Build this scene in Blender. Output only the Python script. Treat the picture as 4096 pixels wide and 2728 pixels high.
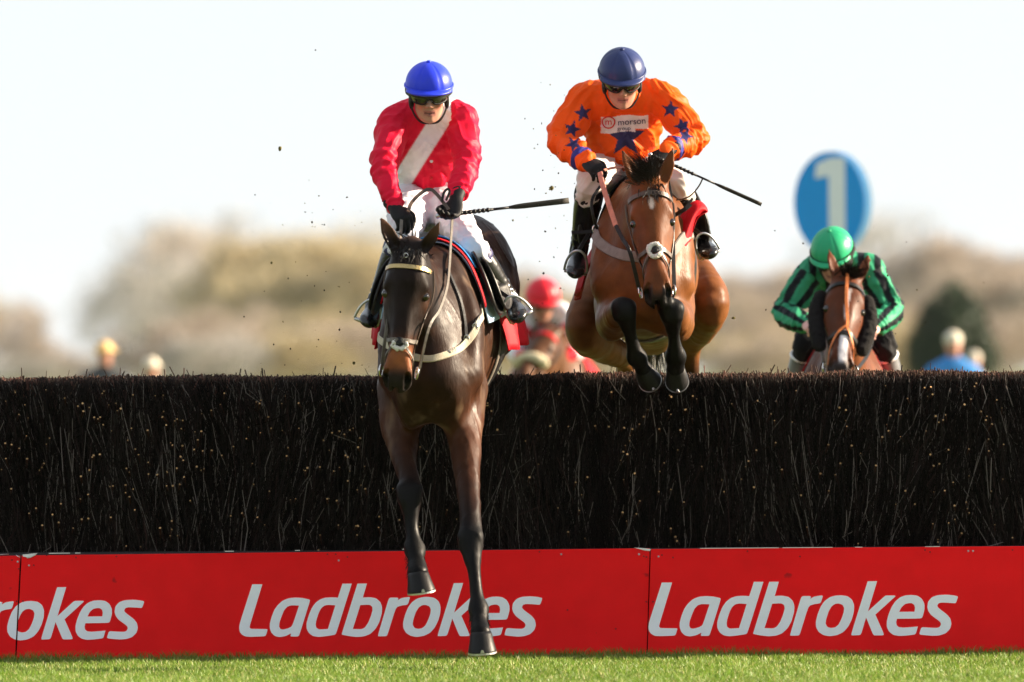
import bpy, bmesh, math, random
import numpy as np
from mathutils import Vector, Matrix, noise as mnoise
from mathutils.bvhtree import BVHTree

random.seed(7)
rng = np.random.default_rng(7)
for o in list(bpy.data.objects):
    bpy.data.objects.remove(o)
SC = bpy.context.scene
COL = SC.collection
F32 = np.float32
PI = math.pi

# ------------------------------------------------------------------ camera
CAM_D, CAM_H, FPX = 54.0, 1.368, 45306.0      # metres to the fence, lens height, focal length in 4096-wide pixels
ROLL, PITCH = 0.0068, 124.0 / 45306.0
cd = bpy.data.cameras.new('camera')
cam = bpy.data.objects.new('camera', cd)
COL.objects.link(cam)
cd.sensor_width = 36.0
cd.lens = FPX * 36.0 / 4096.0
cd.clip_start = 1.0
cd.clip_end = 12000.0
cd.dof.use_dof = True
cd.dof.focus_distance = CAM_D - 0.6
cd.dof.aperture_fstop = 3.4
cam.location = (0, -CAM_D, CAM_H)
cam.matrix_world = (Matrix.Translation((0, -CAM_D, CAM_H)) @ Matrix.Rotation(PI / 2 + PITCH, 4, 'X')
                    @ Matrix.Rotation(-ROLL, 4, 'Z'))
SC.camera = cam

# ------------------------------------------------------------------ daylight
SUN_EL, SUN_AZ = math.radians(20.0), math.radians(77.0)    # azimuth from +Y (behind the fence) towards +X
wd = bpy.data.worlds.new('World')
SC.world = wd
wd.use_nodes = True
nt = wd.node_tree
bg = nt.nodes['Background']
sky = nt.nodes.new('ShaderNodeTexSky')
sky.sky_type = 'NISHITA'
sky.sun_disc = False
sky.sun_elevation = SUN_EL
sky.sun_rotation = SUN_AZ
sky.air_density = 1.0
sky.dust_density = 0.1
sky.ozone_density = 3.5
hs = nt.nodes.new('ShaderNodeHueSaturation')          # thin white winter cloud pales the whole sky evenly
hs.inputs['Saturation'].default_value = 0.38
nt.links.new(sky.outputs[0], hs.inputs['Color'])
mxs = nt.nodes.new('ShaderNodeMix')                       # even veil of high winter cloud over the clear sky
mxs.data_type = 'RGBA'
mxs.inputs[0].default_value = 0.86
mxs.inputs[7].default_value = (1.34, 1.45, 1.57, 1)
nt.links.new(hs.outputs[0], mxs.inputs[6])
nt.links.new(mxs.outputs[2], bg.inputs[0])
bg.inputs[1].default_value = 0.125
sl = bpy.data.lights.new('sun', 'SUN')
sl.energy = 5.0
sl.angle = math.radians(0.55)
sl.color = (1.0, 0.83, 0.62)
sun = bpy.data.objects.new('sun', sl)
COL.objects.link(sun)
sd = Vector((math.sin(SUN_AZ) * math.cos(SUN_EL), math.cos(SUN_AZ) * math.cos(SUN_EL), math.sin(SUN_EL)))
sun.rotation_euler = sd.to_track_quat('Z', 'Y').to_euler()
sun.location = sd * 30
vs = SC.view_settings
vs.view_transform = 'Standard'
vs.look = 'None'
vs.exposure = 2.0
vs.gamma = 1.0
vs.use_curve_mapping = False
SC.cycles.use_denoising = True
SC.cycles.max_bounces = 6
SC.cycles.volume_bounces = 0

CR, SR = math.cos(ROLL), math.sin(ROLL)


def W(u, v, y):
    """survey helper: where the photograph's point (u, v) lies at depth y metres behind the fence face"""
    d = CAM_D + y
    a, b = (u - 2048.0) / FPX, (1364.0 - v) / FPX
    a, b = a * CR + b * SR, -a * SR + b * CR
    return np.array((a * d, y, CAM_H + (b + PITCH) * d))


# ------------------------------------------------------------------ object helpers
def empty(name, loc=(0, 0, 0), label=None, cat=None, group=None):
    o = bpy.data.objects.new(name, None)
    COL.objects.link(o)
    o.location = loc
    tag(o, label, cat, group)
    return o


def tag(o, label=None, cat=None, group=None, kind=None):
    if label:
        o['label'] = label
    if cat:
        o['category'] = cat
    if group:
        o['group'] = group
    if kind:
        o['kind'] = kind
    return o


def mesh_np(name, V, Fc, mat, parent=None, col=None, smooth=True):
    """V (n,3) world; Fc (m,k) constant k or list of tuples"""
    me = bpy.data.meshes.new(name)
    V = np.asarray(V, F32)
    if isinstance(Fc, np.ndarray):
        k = Fc.shape[1]
        me.vertices.add(len(V))
        me.vertices.foreach_set('co', V.ravel())
        me.loops.add(Fc.size)
        me.loops.foreach_set('vertex_index', Fc.ravel().astype(np.int32))
        me.polygons.add(len(Fc))
        me.polygons.foreach_set('loop_start', np.arange(0, Fc.size, k, dtype=np.int32))
        me.update(calc_edges=True)
        me.validate()
    else:
        me.from_pydata([tuple(map(float, v)) for v in V], [], Fc)
        me.update()
    if smooth:
        me.polygons.foreach_set('use_smooth', np.ones(len(me.polygons), bool))
    if col is not None:
        at = me.attributes.new('Col', 'FLOAT_COLOR', 'POINT')
        c4 = np.ones((len(V), 4), F32)
        c4[:, :3] = col
        at.data.foreach_set('color', c4.ravel())
    if mat is not None:
        for m in (mat if isinstance(mat, (list, tuple)) else [mat]):
            me.materials.append(m)
    o = bpy.data.objects.new(name, me)
    COL.objects.link(o)
    if parent is not None:
        o.parent = parent
        par_w = Vector((0, 0, 0))
        q = parent
        while q is not None:
            par_w += q.location
            q = q.parent
        o.location = -par_w
    return o


def bm_obj(name, bm, mat, parent=None, smooth=False):
    me = bpy.data.meshes.new(name)
    bmesh.ops.recalc_face_normals(bm, faces=bm.faces)
    bm.to_mesh(me)
    bm.free()
    if smooth:
        me.polygons.foreach_set('use_smooth', np.ones(len(me.polygons), bool))
    if mat is not None:
        me.materials.append(mat)
    o = bpy.data.objects.new(name, me)
    COL.objects.link(o)
    if parent is not None:
        o.parent = parent
        par_w = Vector((0, 0, 0))
        q = parent
        while q is not None:
            par_w += q.location
            q = q.parent
        o.location = -par_w
    return o


# ------------------------------------------------------------------ materials
def mat(name, color=(.5, .5, .5), rough=.5, spec=.5, metal=0., attr=False, vary=0., vscale=20., bump=0., bscale=60.,
        bstretch=(1, 1, 1), sheen=0., coat=0., trans=0., vary2=0., v2scale=3., wrinkle=0., wscale=9., rvary=0., speck=None):
    m = bpy.data.materials.new(name)
    m.use_nodes = True
    N, L = m.node_tree.nodes, m.node_tree.links
    b = N['Principled BSDF']
    b.inputs['Roughness'].default_value = rough
    b.inputs['Specular IOR Level'].default_value = spec
    b.inputs['Metallic'].default_value = metal
    if sheen:
        b.inputs['Sheen Weight'].default_value = sheen
        b.inputs['Sheen Roughness'].default_value = .4
    if coat:
        b.inputs['Coat Weight'].default_value = coat
        b.inputs['Coat Roughness'].default_value = .15
    tc = N.new('ShaderNodeTexCoord')
    if attr:
        c = N.new('ShaderNodeAttribute')
        c.attribute_name = 'Col'
        src = c.outputs['Color']
    else:
        c = N.new('ShaderNodeRGB')
        c.outputs[0].default_value = (*color, 1)
        src = c.outputs[0]
    for amt, sc_ in ((vary, vscale), (vary2, v2scale)):
        if amt:
            n = N.new('ShaderNodeTexNoise')
            n.inputs['Scale'].default_value = sc_
            n.inputs['Detail'].default_value = 5
            L.new(tc.outputs['Object'], n.inputs['Vector'])
            mr = N.new('ShaderNodeMapRange')
            mr.inputs[1].default_value = .25
            mr.inputs[2].default_value = .75
            mr.inputs[3].default_value = 1 - amt
            mr.inputs[4].default_value = 1 + amt
            L.new(n.outputs['Fac'], mr.inputs[0])
            mx = N.new('ShaderNodeVectorMath')
            mx.operation = 'SCALE'
            L.new(src, mx.inputs[0])
            L.new(mr.outputs[0], mx.inputs['Scale'])
            src = mx.outputs[0]
    for (sc_, th, c_) in (speck or ()):
        n = N.new('ShaderNodeTexNoise')
        n.inputs['Scale'].default_value = sc_
        n.inputs['Detail'].default_value = 3
        L.new(tc.outputs['Object'], n.inputs['Vector'])
        mr = N.new('ShaderNodeMapRange')
        mr.inputs[1].default_value = th
        mr.inputs[2].default_value = th + .05
        L.new(n.outputs['Fac'], mr.inputs[0])
        mx = N.new('ShaderNodeMix')
        mx.data_type = 'RGBA'
        mx.inputs[7].default_value = (*c_, 1)
        L.new(mr.outputs[0], mx.inputs[0])
        L.new(src, mx.inputs[6])
        src = mx.outputs[2]
    L.new(src, b.inputs['Base Color'])
    if rvary:
        n = N.new('ShaderNodeTexNoise')
        n.inputs['Scale'].default_value = 9
        n.inputs['Detail'].default_value = 6
        L.new(tc.outputs['Object'], n.inputs['Vector'])
        mr = N.new('ShaderNodeMapRange')
        mr.inputs[1].default_value = .3
        mr.inputs[2].default_value = .7
        mr.inputs[3].default_value = rough - rvary
        mr.inputs[4].default_value = rough + rvary
        L.new(n.outputs['Fac'], mr.inputs[0])
        L.new(mr.outputs[0], b.inputs['Roughness'])
    nrm = None
    if bump:
        mp = N.new('ShaderNodeMapping')
        mp.inputs['Scale'].default_value = bstretch
        L.new(tc.outputs['Object'], mp.inputs['Vector'])
        n = N.new('ShaderNodeTexNoise')
        n.inputs['Scale'].default_value = bscale
        n.inputs['Detail'].default_value = 6
        L.new(mp.outputs[0], n.inputs['Vector'])
        bp = N.new('ShaderNodeBump')
        bp.inputs['Strength'].default_value = min(1, bump)
        bp.inputs['Distance'].default_value = .004
        L.new(n.outputs['Fac'], bp.inputs['Height'])
        nrm = bp.outputs[0]
    if wrinkle:
        n = N.new('ShaderNodeTexNoise')
        n.noise_type = 'RIDGED_MULTIFRACTAL'
        n.inputs['Scale'].default_value = wscale
        n.inputs['Detail'].default_value = 2.5
        n.inputs['Distortion'].default_value = .6
        L.new(tc.outputs['Object'], n.inputs['Vector'])
        bp = N.new('ShaderNodeBump')
        bp.inputs['Strength'].default_value = min(1, wrinkle)
        bp.inputs['Distance'].default_value = .012
        L.new(n.outputs['Fac'], bp.inputs['Height'])
        if nrm is not None:
            L.new(nrm, bp.inputs['Normal'])
        nrm = bp.outputs[0]
    if nrm is not None:
        L.new(nrm, b.inputs['Normal'])
    if trans:
        tr = N.new('ShaderNodeBsdfTranslucent')
        L.new(src, tr.inputs['Color'])
        ms = N.new('ShaderNodeMixShader')
        ms.inputs[0].default_value = trans
        L.new(b.outputs[0], ms.inputs[1])
        L.new(tr.outputs[0], ms.inputs[2])
        L.new(ms.outputs[0], N['Material Output'].inputs['Surface'])
    return m


M = {}
M['coat'] = mat('horse_coat', attr=True, rough=.47, spec=.10, vary=.24, vscale=16, bump=.35, bscale=120, bstretch=(1, 1, .3), vary2=.16, v2scale=4, rvary=.13, speck=((70, .74, (.10, .07, .045)),))
M['hair'] = mat('black_hair', (.010, .008, .007), .5, .2)
M['hair2'] = mat('black_mane', (.012, .010, .009), .42, .35)
M['hoof'] = mat('hoof_horn', (.009, .0085, .009), .45, .16, vary=.35, vscale=30, bump=.3, bscale=60, bstretch=(1, 1, .2))
M['shoe'] = mat('horseshoe_alloy', (.55, .55, .54), .38, .5, metal=1., vary=.2, vscale=40)
M['eye'] = mat('horse_eye', (.012, .007, .005), .06, .8)
M['silk'] = mat('racing_silk', attr=True, rough=.46, spec=.07, vary=.05, vscale=40, bump=.1, bscale=500, trans=.12, wrinkle=.32, wscale=13)
M['breeches'] = mat('white_breeches', (.64, .63, .68), .5, .35, bump=.1, bscale=400, vary=.04, wrinkle=.16, wscale=16)
M['breeches2'] = mat('dusty_breeches', (.62, .57, .53), .6, .3, bump=.1, bscale=400, vary=.1, vscale=9, wrinkle=.15, wscale=16)
M['blackcloth'] = mat('black_cloth', (.008, .008, .010), .7, .1, bump=.2, bscale=300, wrinkle=.12, wscale=14)
M['boot'] = mat('boot_leather', (.009, .009, .010), .27, .5, vary=.4, vscale=14, bump=.25, bscale=40, wrinkle=.06, wscale=18)
M['bootgrey'] = mat('boot_top_worn', (.12, .12, .13), .35, .5, vary=.3, vscale=14, bump=.2, bscale=50)
M['glove'] = mat('black_glove', (.008, .008, .009), .6, .15, bump=.35, bscale=130)
M['leather'] = mat('black_leather', (.009, .008, .008), .42, .25, vary=.3, vscale=40, bump=.2, bscale=120)
M['brownleather'] = mat('brown_leather', (.06, .035, .022), .42, .5, vary=.3, vscale=30, bump=.2, bscale=120)
M['worn'] = mat('worn_leather', (.11, .092, .075), .55, .4, vary=.3, vscale=35, bump=.3, bscale=90)
M['orange'] = mat('orange_rubber', (.62, .17, .04), .6, .4, vary=.25, vscale=50, bump=.2, bscale=100)
M['pinkrein'] = mat('pink_rubber_grip', (.45, .17, .12), .7, .3, vary=.25, vscale=50, bump=.4, bscale=140)
M['cream'] = mat('cream_webbing', (.40, .35, .26), .75, .25, vary=.22, vscale=22, bump=.4, bscale=180)
M['greyweb'] = mat('grey_elastic', (.20, .175, .16), .75, .25, vary=.2, vscale=22, bump=.4, bscale=180)
M['fleece'] = mat('sheepskin', (.60, .57, .51), .95, .1, bump=1., bscale=220, vary=.15, vscale=60)
M['blackfleece'] = mat('black_sheepskin', (.010, .009, .009), .95, .15, bump=1., bscale=200)
M['metal'] = mat('bit_metal', (.62, .60, .57), .25, .5, metal=1.)
M['brass'] = mat('brass_clincher', (.42, .31, .14), .3, .5, metal=1., bump=.8, bscale=120)
M['alloy'] = mat('stirrup_alloy', (.50, .50, .52), .4, .5, metal=.9, vary=.25, vscale=50)
M['redcloth'] = mat('red_saddlecloth', (.46, .006, .014), .6, .12, vary=.1, vscale=30, trans=.1, bump=.2, bscale=300, wrinkle=.2, wscale=8)
M['bluepad'] = mat('blue_towelling', (.05, .22, .50), .95, .1, bump=.8, bscale=150, vary=.3, vscale=18)
M['palepad'] = mat('pale_blue_pad', (.42, .58, .78), .8, .2, vary=.1)
M['white'] = mat('white_print', (.82, .82, .84), .5, .3)
M['navyprint'] = mat('navy_print', (.035, .035, .10), .5, .3)
M['redprint'] = mat('red_print', (.60, .02, .025), .5, .3)
M['greyprint'] = mat('grey_print', (.25, .25, .28), .5, .3)
M['skin'] = mat('skin', attr=True, rough=.45, spec=.4, vary=.08, vscale=50, bump=.12, bscale=300)
M['shell'] = mat('helmet_shell', (.012, .012, .013), .35, .5)
M['lens'] = mat('goggle_lens', (.010, .008, .007), .04, .9, coat=.6)
M['rubber'] = mat('black_rubber', (.009, .009, .009), .55, .2)
for nm_, c_ in (('capblue', (.022, .045, .66)), ('capnavy', (.022, .034, .115)), ('capgreen', (.02, .33, .15)), ('capred', (.62, .015, .03))):
    M[nm_] = mat('cap_silk_' + nm_[3:], c_, .38, .22, vary=.06, bump=.1, bscale=400, wrinkle=.22, wscale=13)
M['whipflap'] = mat('whip_padding', (.022, .019, .014), .6, .2, vary=.5, vscale=40, bump=.4, bscale=70, speck=((50, .66, (.10, .085, .05)),))
M['button'] = mat('jacket_button', (.75, .74, .74), .35, .5)


# ------------------------------------------------------------------ numpy noise
def vnoise(P, seed=0):
    P = np.asarray(P, np.float64)
    i = np.floor(P).astype(np.int64)
    f = P - i
    f = f * f * (3 - 2 * f)
    out = 0
    for dx in (0, 1):
        for dy in (0, 1):
            for dz in (0, 1):
                h = ((i[:, 0] + dx) * 374761393 + (i[:, 1] + dy) * 668265263 + (i[:, 2] + dz) * 2147483647 + seed * 974711) & 0xffffffff
                h = ((h ^ (h >> 13)) * 1274126177) & 0xffffffff
                h = (h ^ (h >> 16)) & 0xffff
                w = (f[:, 0] if dx else 1 - f[:, 0]) * (f[:, 1] if dy else 1 - f[:, 1]) * (f[:, 2] if dz else 1 - f[:, 2])
                out = out + w * (h / 32767.5 - 1)
    return out


def fbm(P, seed=0, n=3):
    s, a, r = 0, 1., 0
    P = np.asarray(P, np.float64)
    for k in range(n):
        s = s + a * vnoise(P * 2 ** k, seed + k)
        r += a
        a *= .5
    return s / r


def sstep(a, b, x):
    t = np.clip((x - a) / (b - a), 0, 1)
    return t * t * (3 - 2 * t)


def nrm(v):
    v = np.asarray(v, float)
    return v / max(1e-9, np.linalg.norm(v))


def catmull(P, n):
    """resample control points (rows may carry radii too)"""
    P = np.asarray(P, float)
    if len(P) < 3 or n <= 1:
        return P
    Q = np.vstack([2 * P[0] - P[1], P, 2 * P[-1] - P[-2]])
    out = []
    for i in range(1, len(Q) - 2):
        p0, p1, p2, p3 = Q[i - 1:i + 3]
        for k in range(n):
            t = k / n
            out.append(.5 * (2 * p1 + (p2 - p0) * t + (2 * p0 - 5 * p1 + 4 * p2 - p3) * t * t + (3 * p1 - p0 - 3 * p2 + p3) * t ** 3))
    out.append(P[-1])
    return np.array(out)


# ------------------------------------------------------------------ implicit modelling: smooth unions on a grid, meshed by surface nets
class Field:
    def __init__(s, lo, hi, h):
        s.lo = np.asarray(lo, float)
        s.h = h
        s.n = np.ceil((np.asarray(hi, float) - s.lo) / h).astype(int) + 1
        s.d = np.full(s.n, 9., F32)

    def win(s, lo, hi):
        i0 = np.clip(np.floor((np.asarray(lo) - s.lo) / s.h).astype(int), 0, s.n - 1)
        i1 = np.clip(np.ceil((np.asarray(hi) - s.lo) / s.h).astype(int) + 1, 1, s.n)
        i1 = np.maximum(i1, i0 + 1)
        ax = [(s.lo[a] + s.h * np.arange(i0[a], i1[a])).astype(F32) for a in range(3)]
        return tuple(slice(a, b) for a, b in zip(i0, i1)), ax[0][:, None, None], ax[1][None, :, None], ax[2][None, None, :]

    def merge(s, sl, b, k, op):
        a = s.d[sl]
        if op == 'cut':
            b = -b
            if k > 0:
                h = np.maximum(k - np.abs(a - b), 0) / k
                s.d[sl] = np.maximum(a, b) + h * h * k * .25
            else:
                s.d[sl] = np.maximum(a, b)
        else:
            if k > 0:
                h = np.maximum(k - np.abs(a - b), 0) / k
                s.d[sl] = np.minimum(a, b) - h * h * k * .25
            else:
                s.d[sl] = np.minimum(a, b)

    @staticmethod
    def _seg(X, Y, Z, a, b, ra, rb, side):
        d = b - a
        L2 = float(d @ d) + 1e-12
        L = math.sqrt(L2)
        ax = d / L
        sv = np.asarray(side, float) - ax * float(np.dot(side, ax))
        sv = nrm(sv)
        nv = np.cross(ax, sv)
        px, py, pz = X - F32(a[0]), Y - F32(a[1]), Z - F32(a[2])
        al = px * F32(ax[0]) + py * F32(ax[1]) + pz * F32(ax[2])
        t = np.clip(al / F32(L), 0, 1)
        qa = al - t * F32(L)
        qs = px * F32(sv[0]) + py * F32(sv[1]) + pz * F32(sv[2])
        qn = px * F32(nv[0]) + py * F32(nv[1]) + pz * F32(nv[2])
        rs = F32(ra[0]) + t * F32(rb[0] - ra[0])
        rn = F32(ra[1]) + t * F32(rb[1] - ra[1])
        rm = np.minimum(rs, rn)
        us, un, ua = qs / rs, qn / rn, qa / rm
        k0 = np.sqrt(us * us + un * un + ua * ua) + F32(1e-5)
        us, un, ua = us / rs, un / rn, ua / rm
        k1 = np.sqrt(us * us + un * un + ua * ua) + F32(1e-5)
        return k0 * (k0 - 1) / k1

    def chain(s, P, k=.03, side=(1, 0, 0), n=3, op='add'):
        """P rows: x y z rs [rn]; an elliptical tube through the points"""
        P = np.asarray(P, float)
        if P.shape[1] == 4:
            P = np.hstack([P, P[:, 3:4]])
        P = catmull(P, n)
        P[:, 3:] = np.maximum(P[:, 3:], .002)
        R = P[:, 3:].max()
        m = R + 2 * k + 3 * s.h
        sl, X, Y, Z = s.win(P[:, :3].min(0) - m, P[:, :3].max(0) + m)
        loc = np.full((X.size, Y.size, Z.size), 9., F32)
        o0 = [q.start for q in sl]
        for a, b in zip(P[:-1], P[1:]):
            mm = max(a[3:].max(), b[3:].max()) + 2 * k + 3 * s.h
            s2, x, y, z = s.win(np.minimum(a[:3], b[:3]) - mm, np.maximum(a[:3], b[:3]) + mm)
            s3 = tuple(slice(q.start - o, q.stop - o) for q, o in zip(s2, o0))
            loc[s3] = np.minimum(loc[s3], s._seg(x, y, z, a[:3], b[:3], a[3:], b[3:], side))
        s.merge(sl, loc, k, op)

    def ell(s, c, r, k=.03, ax=None, op='add'):
        c = np.asarray(c, float)
        A = np.eye(3) if ax is None else np.asarray(ax, float)     # rows: local axes
        r = np.asarray(r, float)
        m = r.max() + 2 * k + 3 * s.h
        sl, X, Y, Z = s.win(c - m, c + m)
        px, py, pz = X - F32(c[0]), Y - F32(c[1]), Z - F32(c[2])
        k0 = k1 = 0
        for i in range(3):
            u = (px * F32(A[i, 0]) + py * F32(A[i, 1]) + pz * F32(A[i, 2])) / F32(r[i])
            k0 = k0 + u * u
            u = u / F32(r[i])
            k1 = k1 + u * u
        k0 = np.sqrt(k0) + F32(1e-5)
        k1 = np.sqrt(k1) + F32(1e-5)
        s.merge(sl, k0 * (k0 - 1) / k1, k, op)

    def half(s, p, n, k=.0):
        """keep only the side n points away from"""
        n = nrm(n)
        sl, X, Y, Z = s.win(s.lo, s.lo + s.h * s.n)
        b = ((X - F32(p[0])) * F32(n[0]) + (Y - F32(p[1])) * F32(n[1]) + (Z - F32(p[2])) * F32(n[2]))
        s.d = np.maximum(s.d, b.astype(F32))

    def mesh(s, smooth=2):
        d = s.d
        sg = d < 0
        c = sg[:-1, :-1, :-1].astype(np.int8)
        for q in ((1, 0, 0), (0, 1, 0), (0, 0, 1), (1, 1, 0), (1, 0, 1), (0, 1, 1), (1, 1, 1)):
            c = c + sg[q[0]:d.shape[0] - 1 + q[0], q[1]:d.shape[1] - 1 + q[1], q[2]:d.shape[2] - 1 + q[2]]
        idx = np.argwhere((c > 0) & (c < 8))
        ids = np.full(c.shape, -1, np.int32)
        ids[idx[:, 0], idx[:, 1], idx[:, 2]] = np.arange(len(idx), dtype=np.int32)
        cor = {}
        for q in np.ndindex(2, 2, 2):
            cor[q] = d[idx[:, 0] + q[0], idx[:, 1] + q[1], idx[:, 2] + q[2]].astype(float)
        acc = np.zeros((len(idx), 3))
        cnt = np.zeros(len(idx))
        for q in cor:
            for a in range(3):
                if q[a] == 0:
                    r = list(q)
                    r[a] = 1
                    va, vb = cor[q], cor[tuple(r)]
                    m = (va < 0) != (vb < 0)
                    t = np.where(m, va / np.where(m, va - vb, 1), 0)
                    p = np.tile(np.array(q, float), (len(idx), 1))
                    p[:, a] = t
                    acc += p * m[:, None]
                    cnt += m
        V = s.lo + s.h * (idx + acc / cnt[:, None])
        Fs = []
        for a in range(3):
            b, e = (a + 1) % 3, (a + 2) % 3
            lo_ = [slice(None)] * 3
            hi_ = [slice(None)] * 3
            lo_[a] = slice(0, -1)
            hi_[a] = slice(1, None)
            x = sg[tuple(lo_)] != sg[tuple(hi_)]
            ed = np.argwhere(x)
            ok = (ed[:, b] > 0) & (ed[:, e] > 0) & (ed[:, b] < c.shape[b]) & (ed[:, e] < c.shape[e])
            ed = ed[ok]
            inside = sg[ed[:, 0], ed[:, 1], ed[:, 2]]
            q = []
            for db, de in ((-1, -1), (0, -1), (0, 0), (-1, 0)):
                r = ed.copy()
                r[:, b] += db
                r[:, e] += de
                q.append(ids[r[:, 0], r[:, 1], r[:, 2]])
            q = np.stack(q, 1)
            q = np.where(inside[:, None], q, q[:, ::-1])
            Fs.append(q)
        Fq = np.vstack(Fs)
        Fq = Fq[(Fq >= 0).all(1)]
        return smooth_mesh(V, Fq, smooth), Fq


def edges_of(Fq):
    e = np.vstack([Fq[:, [i, (i + 1) % Fq.shape[1]]] for i in range(Fq.shape[1])])
    return e


def smooth_mesh(V, Fq, it, lam=.5):
    if not it:
        return V
    e = edges_of(Fq)
    n = len(V)
    deg = np.bincount(e[:, 0], minlength=n) + np.bincount(e[:, 1], minlength=n)
    for k in range(it):
        A = np.stack([np.bincount(e[:, 0], V[e[:, 1], a], n) + np.bincount(e[:, 1], V[e[:, 0], a], n) for a in range(3)], 1)
        V = V + lam * (A / np.maximum(deg, 1)[:, None] - V)
    return V


def normals_of(V, Fq):
    n = np.cross(V[Fq[:, 2]] - V[Fq[:, 0]], V[Fq[:, 3]] - V[Fq[:, 1]])
    out = np.stack([sum(np.bincount(Fq[:, i], n[:, a], len(V)) for i in range(4)) for a in range(3)], 1)
    return out / np.maximum(np.linalg.norm(out, axis=1), 1e-12)[:, None]


def line_param(V, P):
    """distance to polyline P and arc position (in point units) of the nearest point"""
    best = np.full(len(V), 1e9)
    par = np.zeros(len(V))
    for i in range(len(P) - 1):
        a, d = P[i][:3], P[i + 1][:3] - P[i][:3]
        t = np.clip(((V - a) @ d) / (d @ d), 0, 1)
        q = np.linalg.norm(V - a - t[:, None] * d, axis=1)
        m = q < best
        best[m] = q[m]
        par[m] = i + t[m]
    return best, par


# ------------------------------------------------------------------ straps, tubes, sheets
def tube(name, pts, r, m, parent=None, sides=8, sub=4, cap=True, rads=None):
    P = np.asarray(pts, float)
    rr = np.asarray(rads, float) if rads is not None else np.full(len(P), r)
    Q = catmull(np.hstack([P, rr[:, None]]), sub)
    C, R = Q[:, :3], Q[:, 3]
    T = np.gradient(C, axis=0)
    T /= np.maximum(np.linalg.norm(T, axis=1), 1e-9)[:, None]
    up = np.array((0.13, .21, .97)) if abs(T[0][2]) < .9 else np.array((1., .1, .1))
    V, Fc = [], []
    nprev = nrm(np.cross(T[0], up))
    for i in range(len(C)):
        nv = nrm(nprev - T[i] * (nprev @ T[i]))
        bv = np.cross(T[i], nv)
        nprev = nv
        for k in range(sides):
            a = 2 * PI * k / sides
            V.append(C[i] + R[i] * (math.cos(a) * nv + math.sin(a) * bv))
    for i in range(len(C) - 1):
        for k in range(sides):
            k2 = (k + 1) % sides
            Fc.append((i * sides + k, i * sides + k2, (i + 1) * sides + k2, (i + 1) * sides + k))
    if cap:
        Fc.append(tuple(range(sides))[::-1])
        Fc.append(tuple((len(C) - 1) * sides + k for k in range(sides)))
    return mesh_np(name, V, Fc, m, parent)


def strap(name, pts, width, m, parent=None, bvh=None, off=.004, thick=.004, hint=(0, -1, 0), sub=6, closed=False):
    P = np.asarray(pts, float)
    if closed:
        P = np.vstack([P, P[:1]])
    C = catmull(P, sub)
    Nn = np.tile(nrm(hint), (len(C), 1))
    if bvh is not None:
        for rep in range(2):
            for i in range(len(C)):
                q = bvh.find_nearest(Vector(C[i]))
                if q[0] is not None:
                    Nn[i] = q[1]
                    C[i] = np.array(q[0]) + np.array(q[1]) * off
        for rep in range(3):
            C[1:-1] = (C[:-2] + 2 * C[1:-1] + C[2:]) / 4
            Nn[1:-1] = Nn[:-2] + 2 * Nn[1:-1] + Nn[2:]
            Nn /= np.linalg.norm(Nn, axis=1)[:, None]
    T = np.gradient(C, axis=0)
    T /= np.maximum(np.linalg.norm(T, axis=1), 1e-9)[:, None]
    V, Fc = [], []
    for i in range(len(C)):
        sv = nrm(np.cross(Nn[i], T[i]))
        nv = np.cross(T[i], sv)
        for a, b in ((-.5, 0), (-.42, 1), (.42, 1), (.5, 0)):
            V.append(C[i] + sv * width * a + nv * thick * b)
        V.append(C[i] - nv * thick * .5)
    k = 5
    for i in range(len(C) - 1):
        for j in range(k):
            j2 = (j + 1) % k
            Fc.append((i * k + j, i * k + j2, (i + 1) * k + j2, (i + 1) * k + j))
    Fc.append(tuple(range(k))[::-1])
    Fc.append(tuple((len(C) - 1) * k + j for j in range(k)))
    return mesh_np(name, V, Fc, m, parent, smooth=False)


def sheet(name, G, m, parent=None, thick=.006):
    """G (a,b,3) grid of points -> a sheet with thickness"""
    a, b = G.shape[:2]
    V = G.reshape(-1, 3)
    ii = np.arange(a * b).reshape(a, b)
    Fq = np.stack([ii[:-1, :-1], ii[1:, :-1], ii[1:, 1:], ii[:-1, 1:]], -1).reshape(-1, 4)
    o = mesh_np(name, V, Fq, m, parent)
    md = o.modifiers.new('thickness', 'SOLIDIFY')
    md.thickness = thick
    md.offset = 0
    return o


def ball(name, c, r, m, parent=None, seg=16, ax=None):
    V, Fc = [], []
    r = np.ones(3) * r
    A = np.eye(3) if ax is None else np.asarray(ax)
    rings = seg // 2
    for i in range(rings + 1):
        th = PI * i / rings
        for k in range(seg):
            ph = 2 * PI * k / seg
            l = np.array((math.sin(th) * math.cos(ph), math.sin(th) * math.sin(ph), math.cos(th))) * r
            V.append(np.asarray(c) + l @ A)
    for i in range(rings):
        for k in range(seg):
            k2 = (k + 1) % seg
            q = [i * seg + k, (i + 1) * seg + k, (i + 1) * seg + k2, i * seg + k2]
            Fc.append(tuple(q))
    return mesh_np(name, V, Fc, m, parent)


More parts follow.
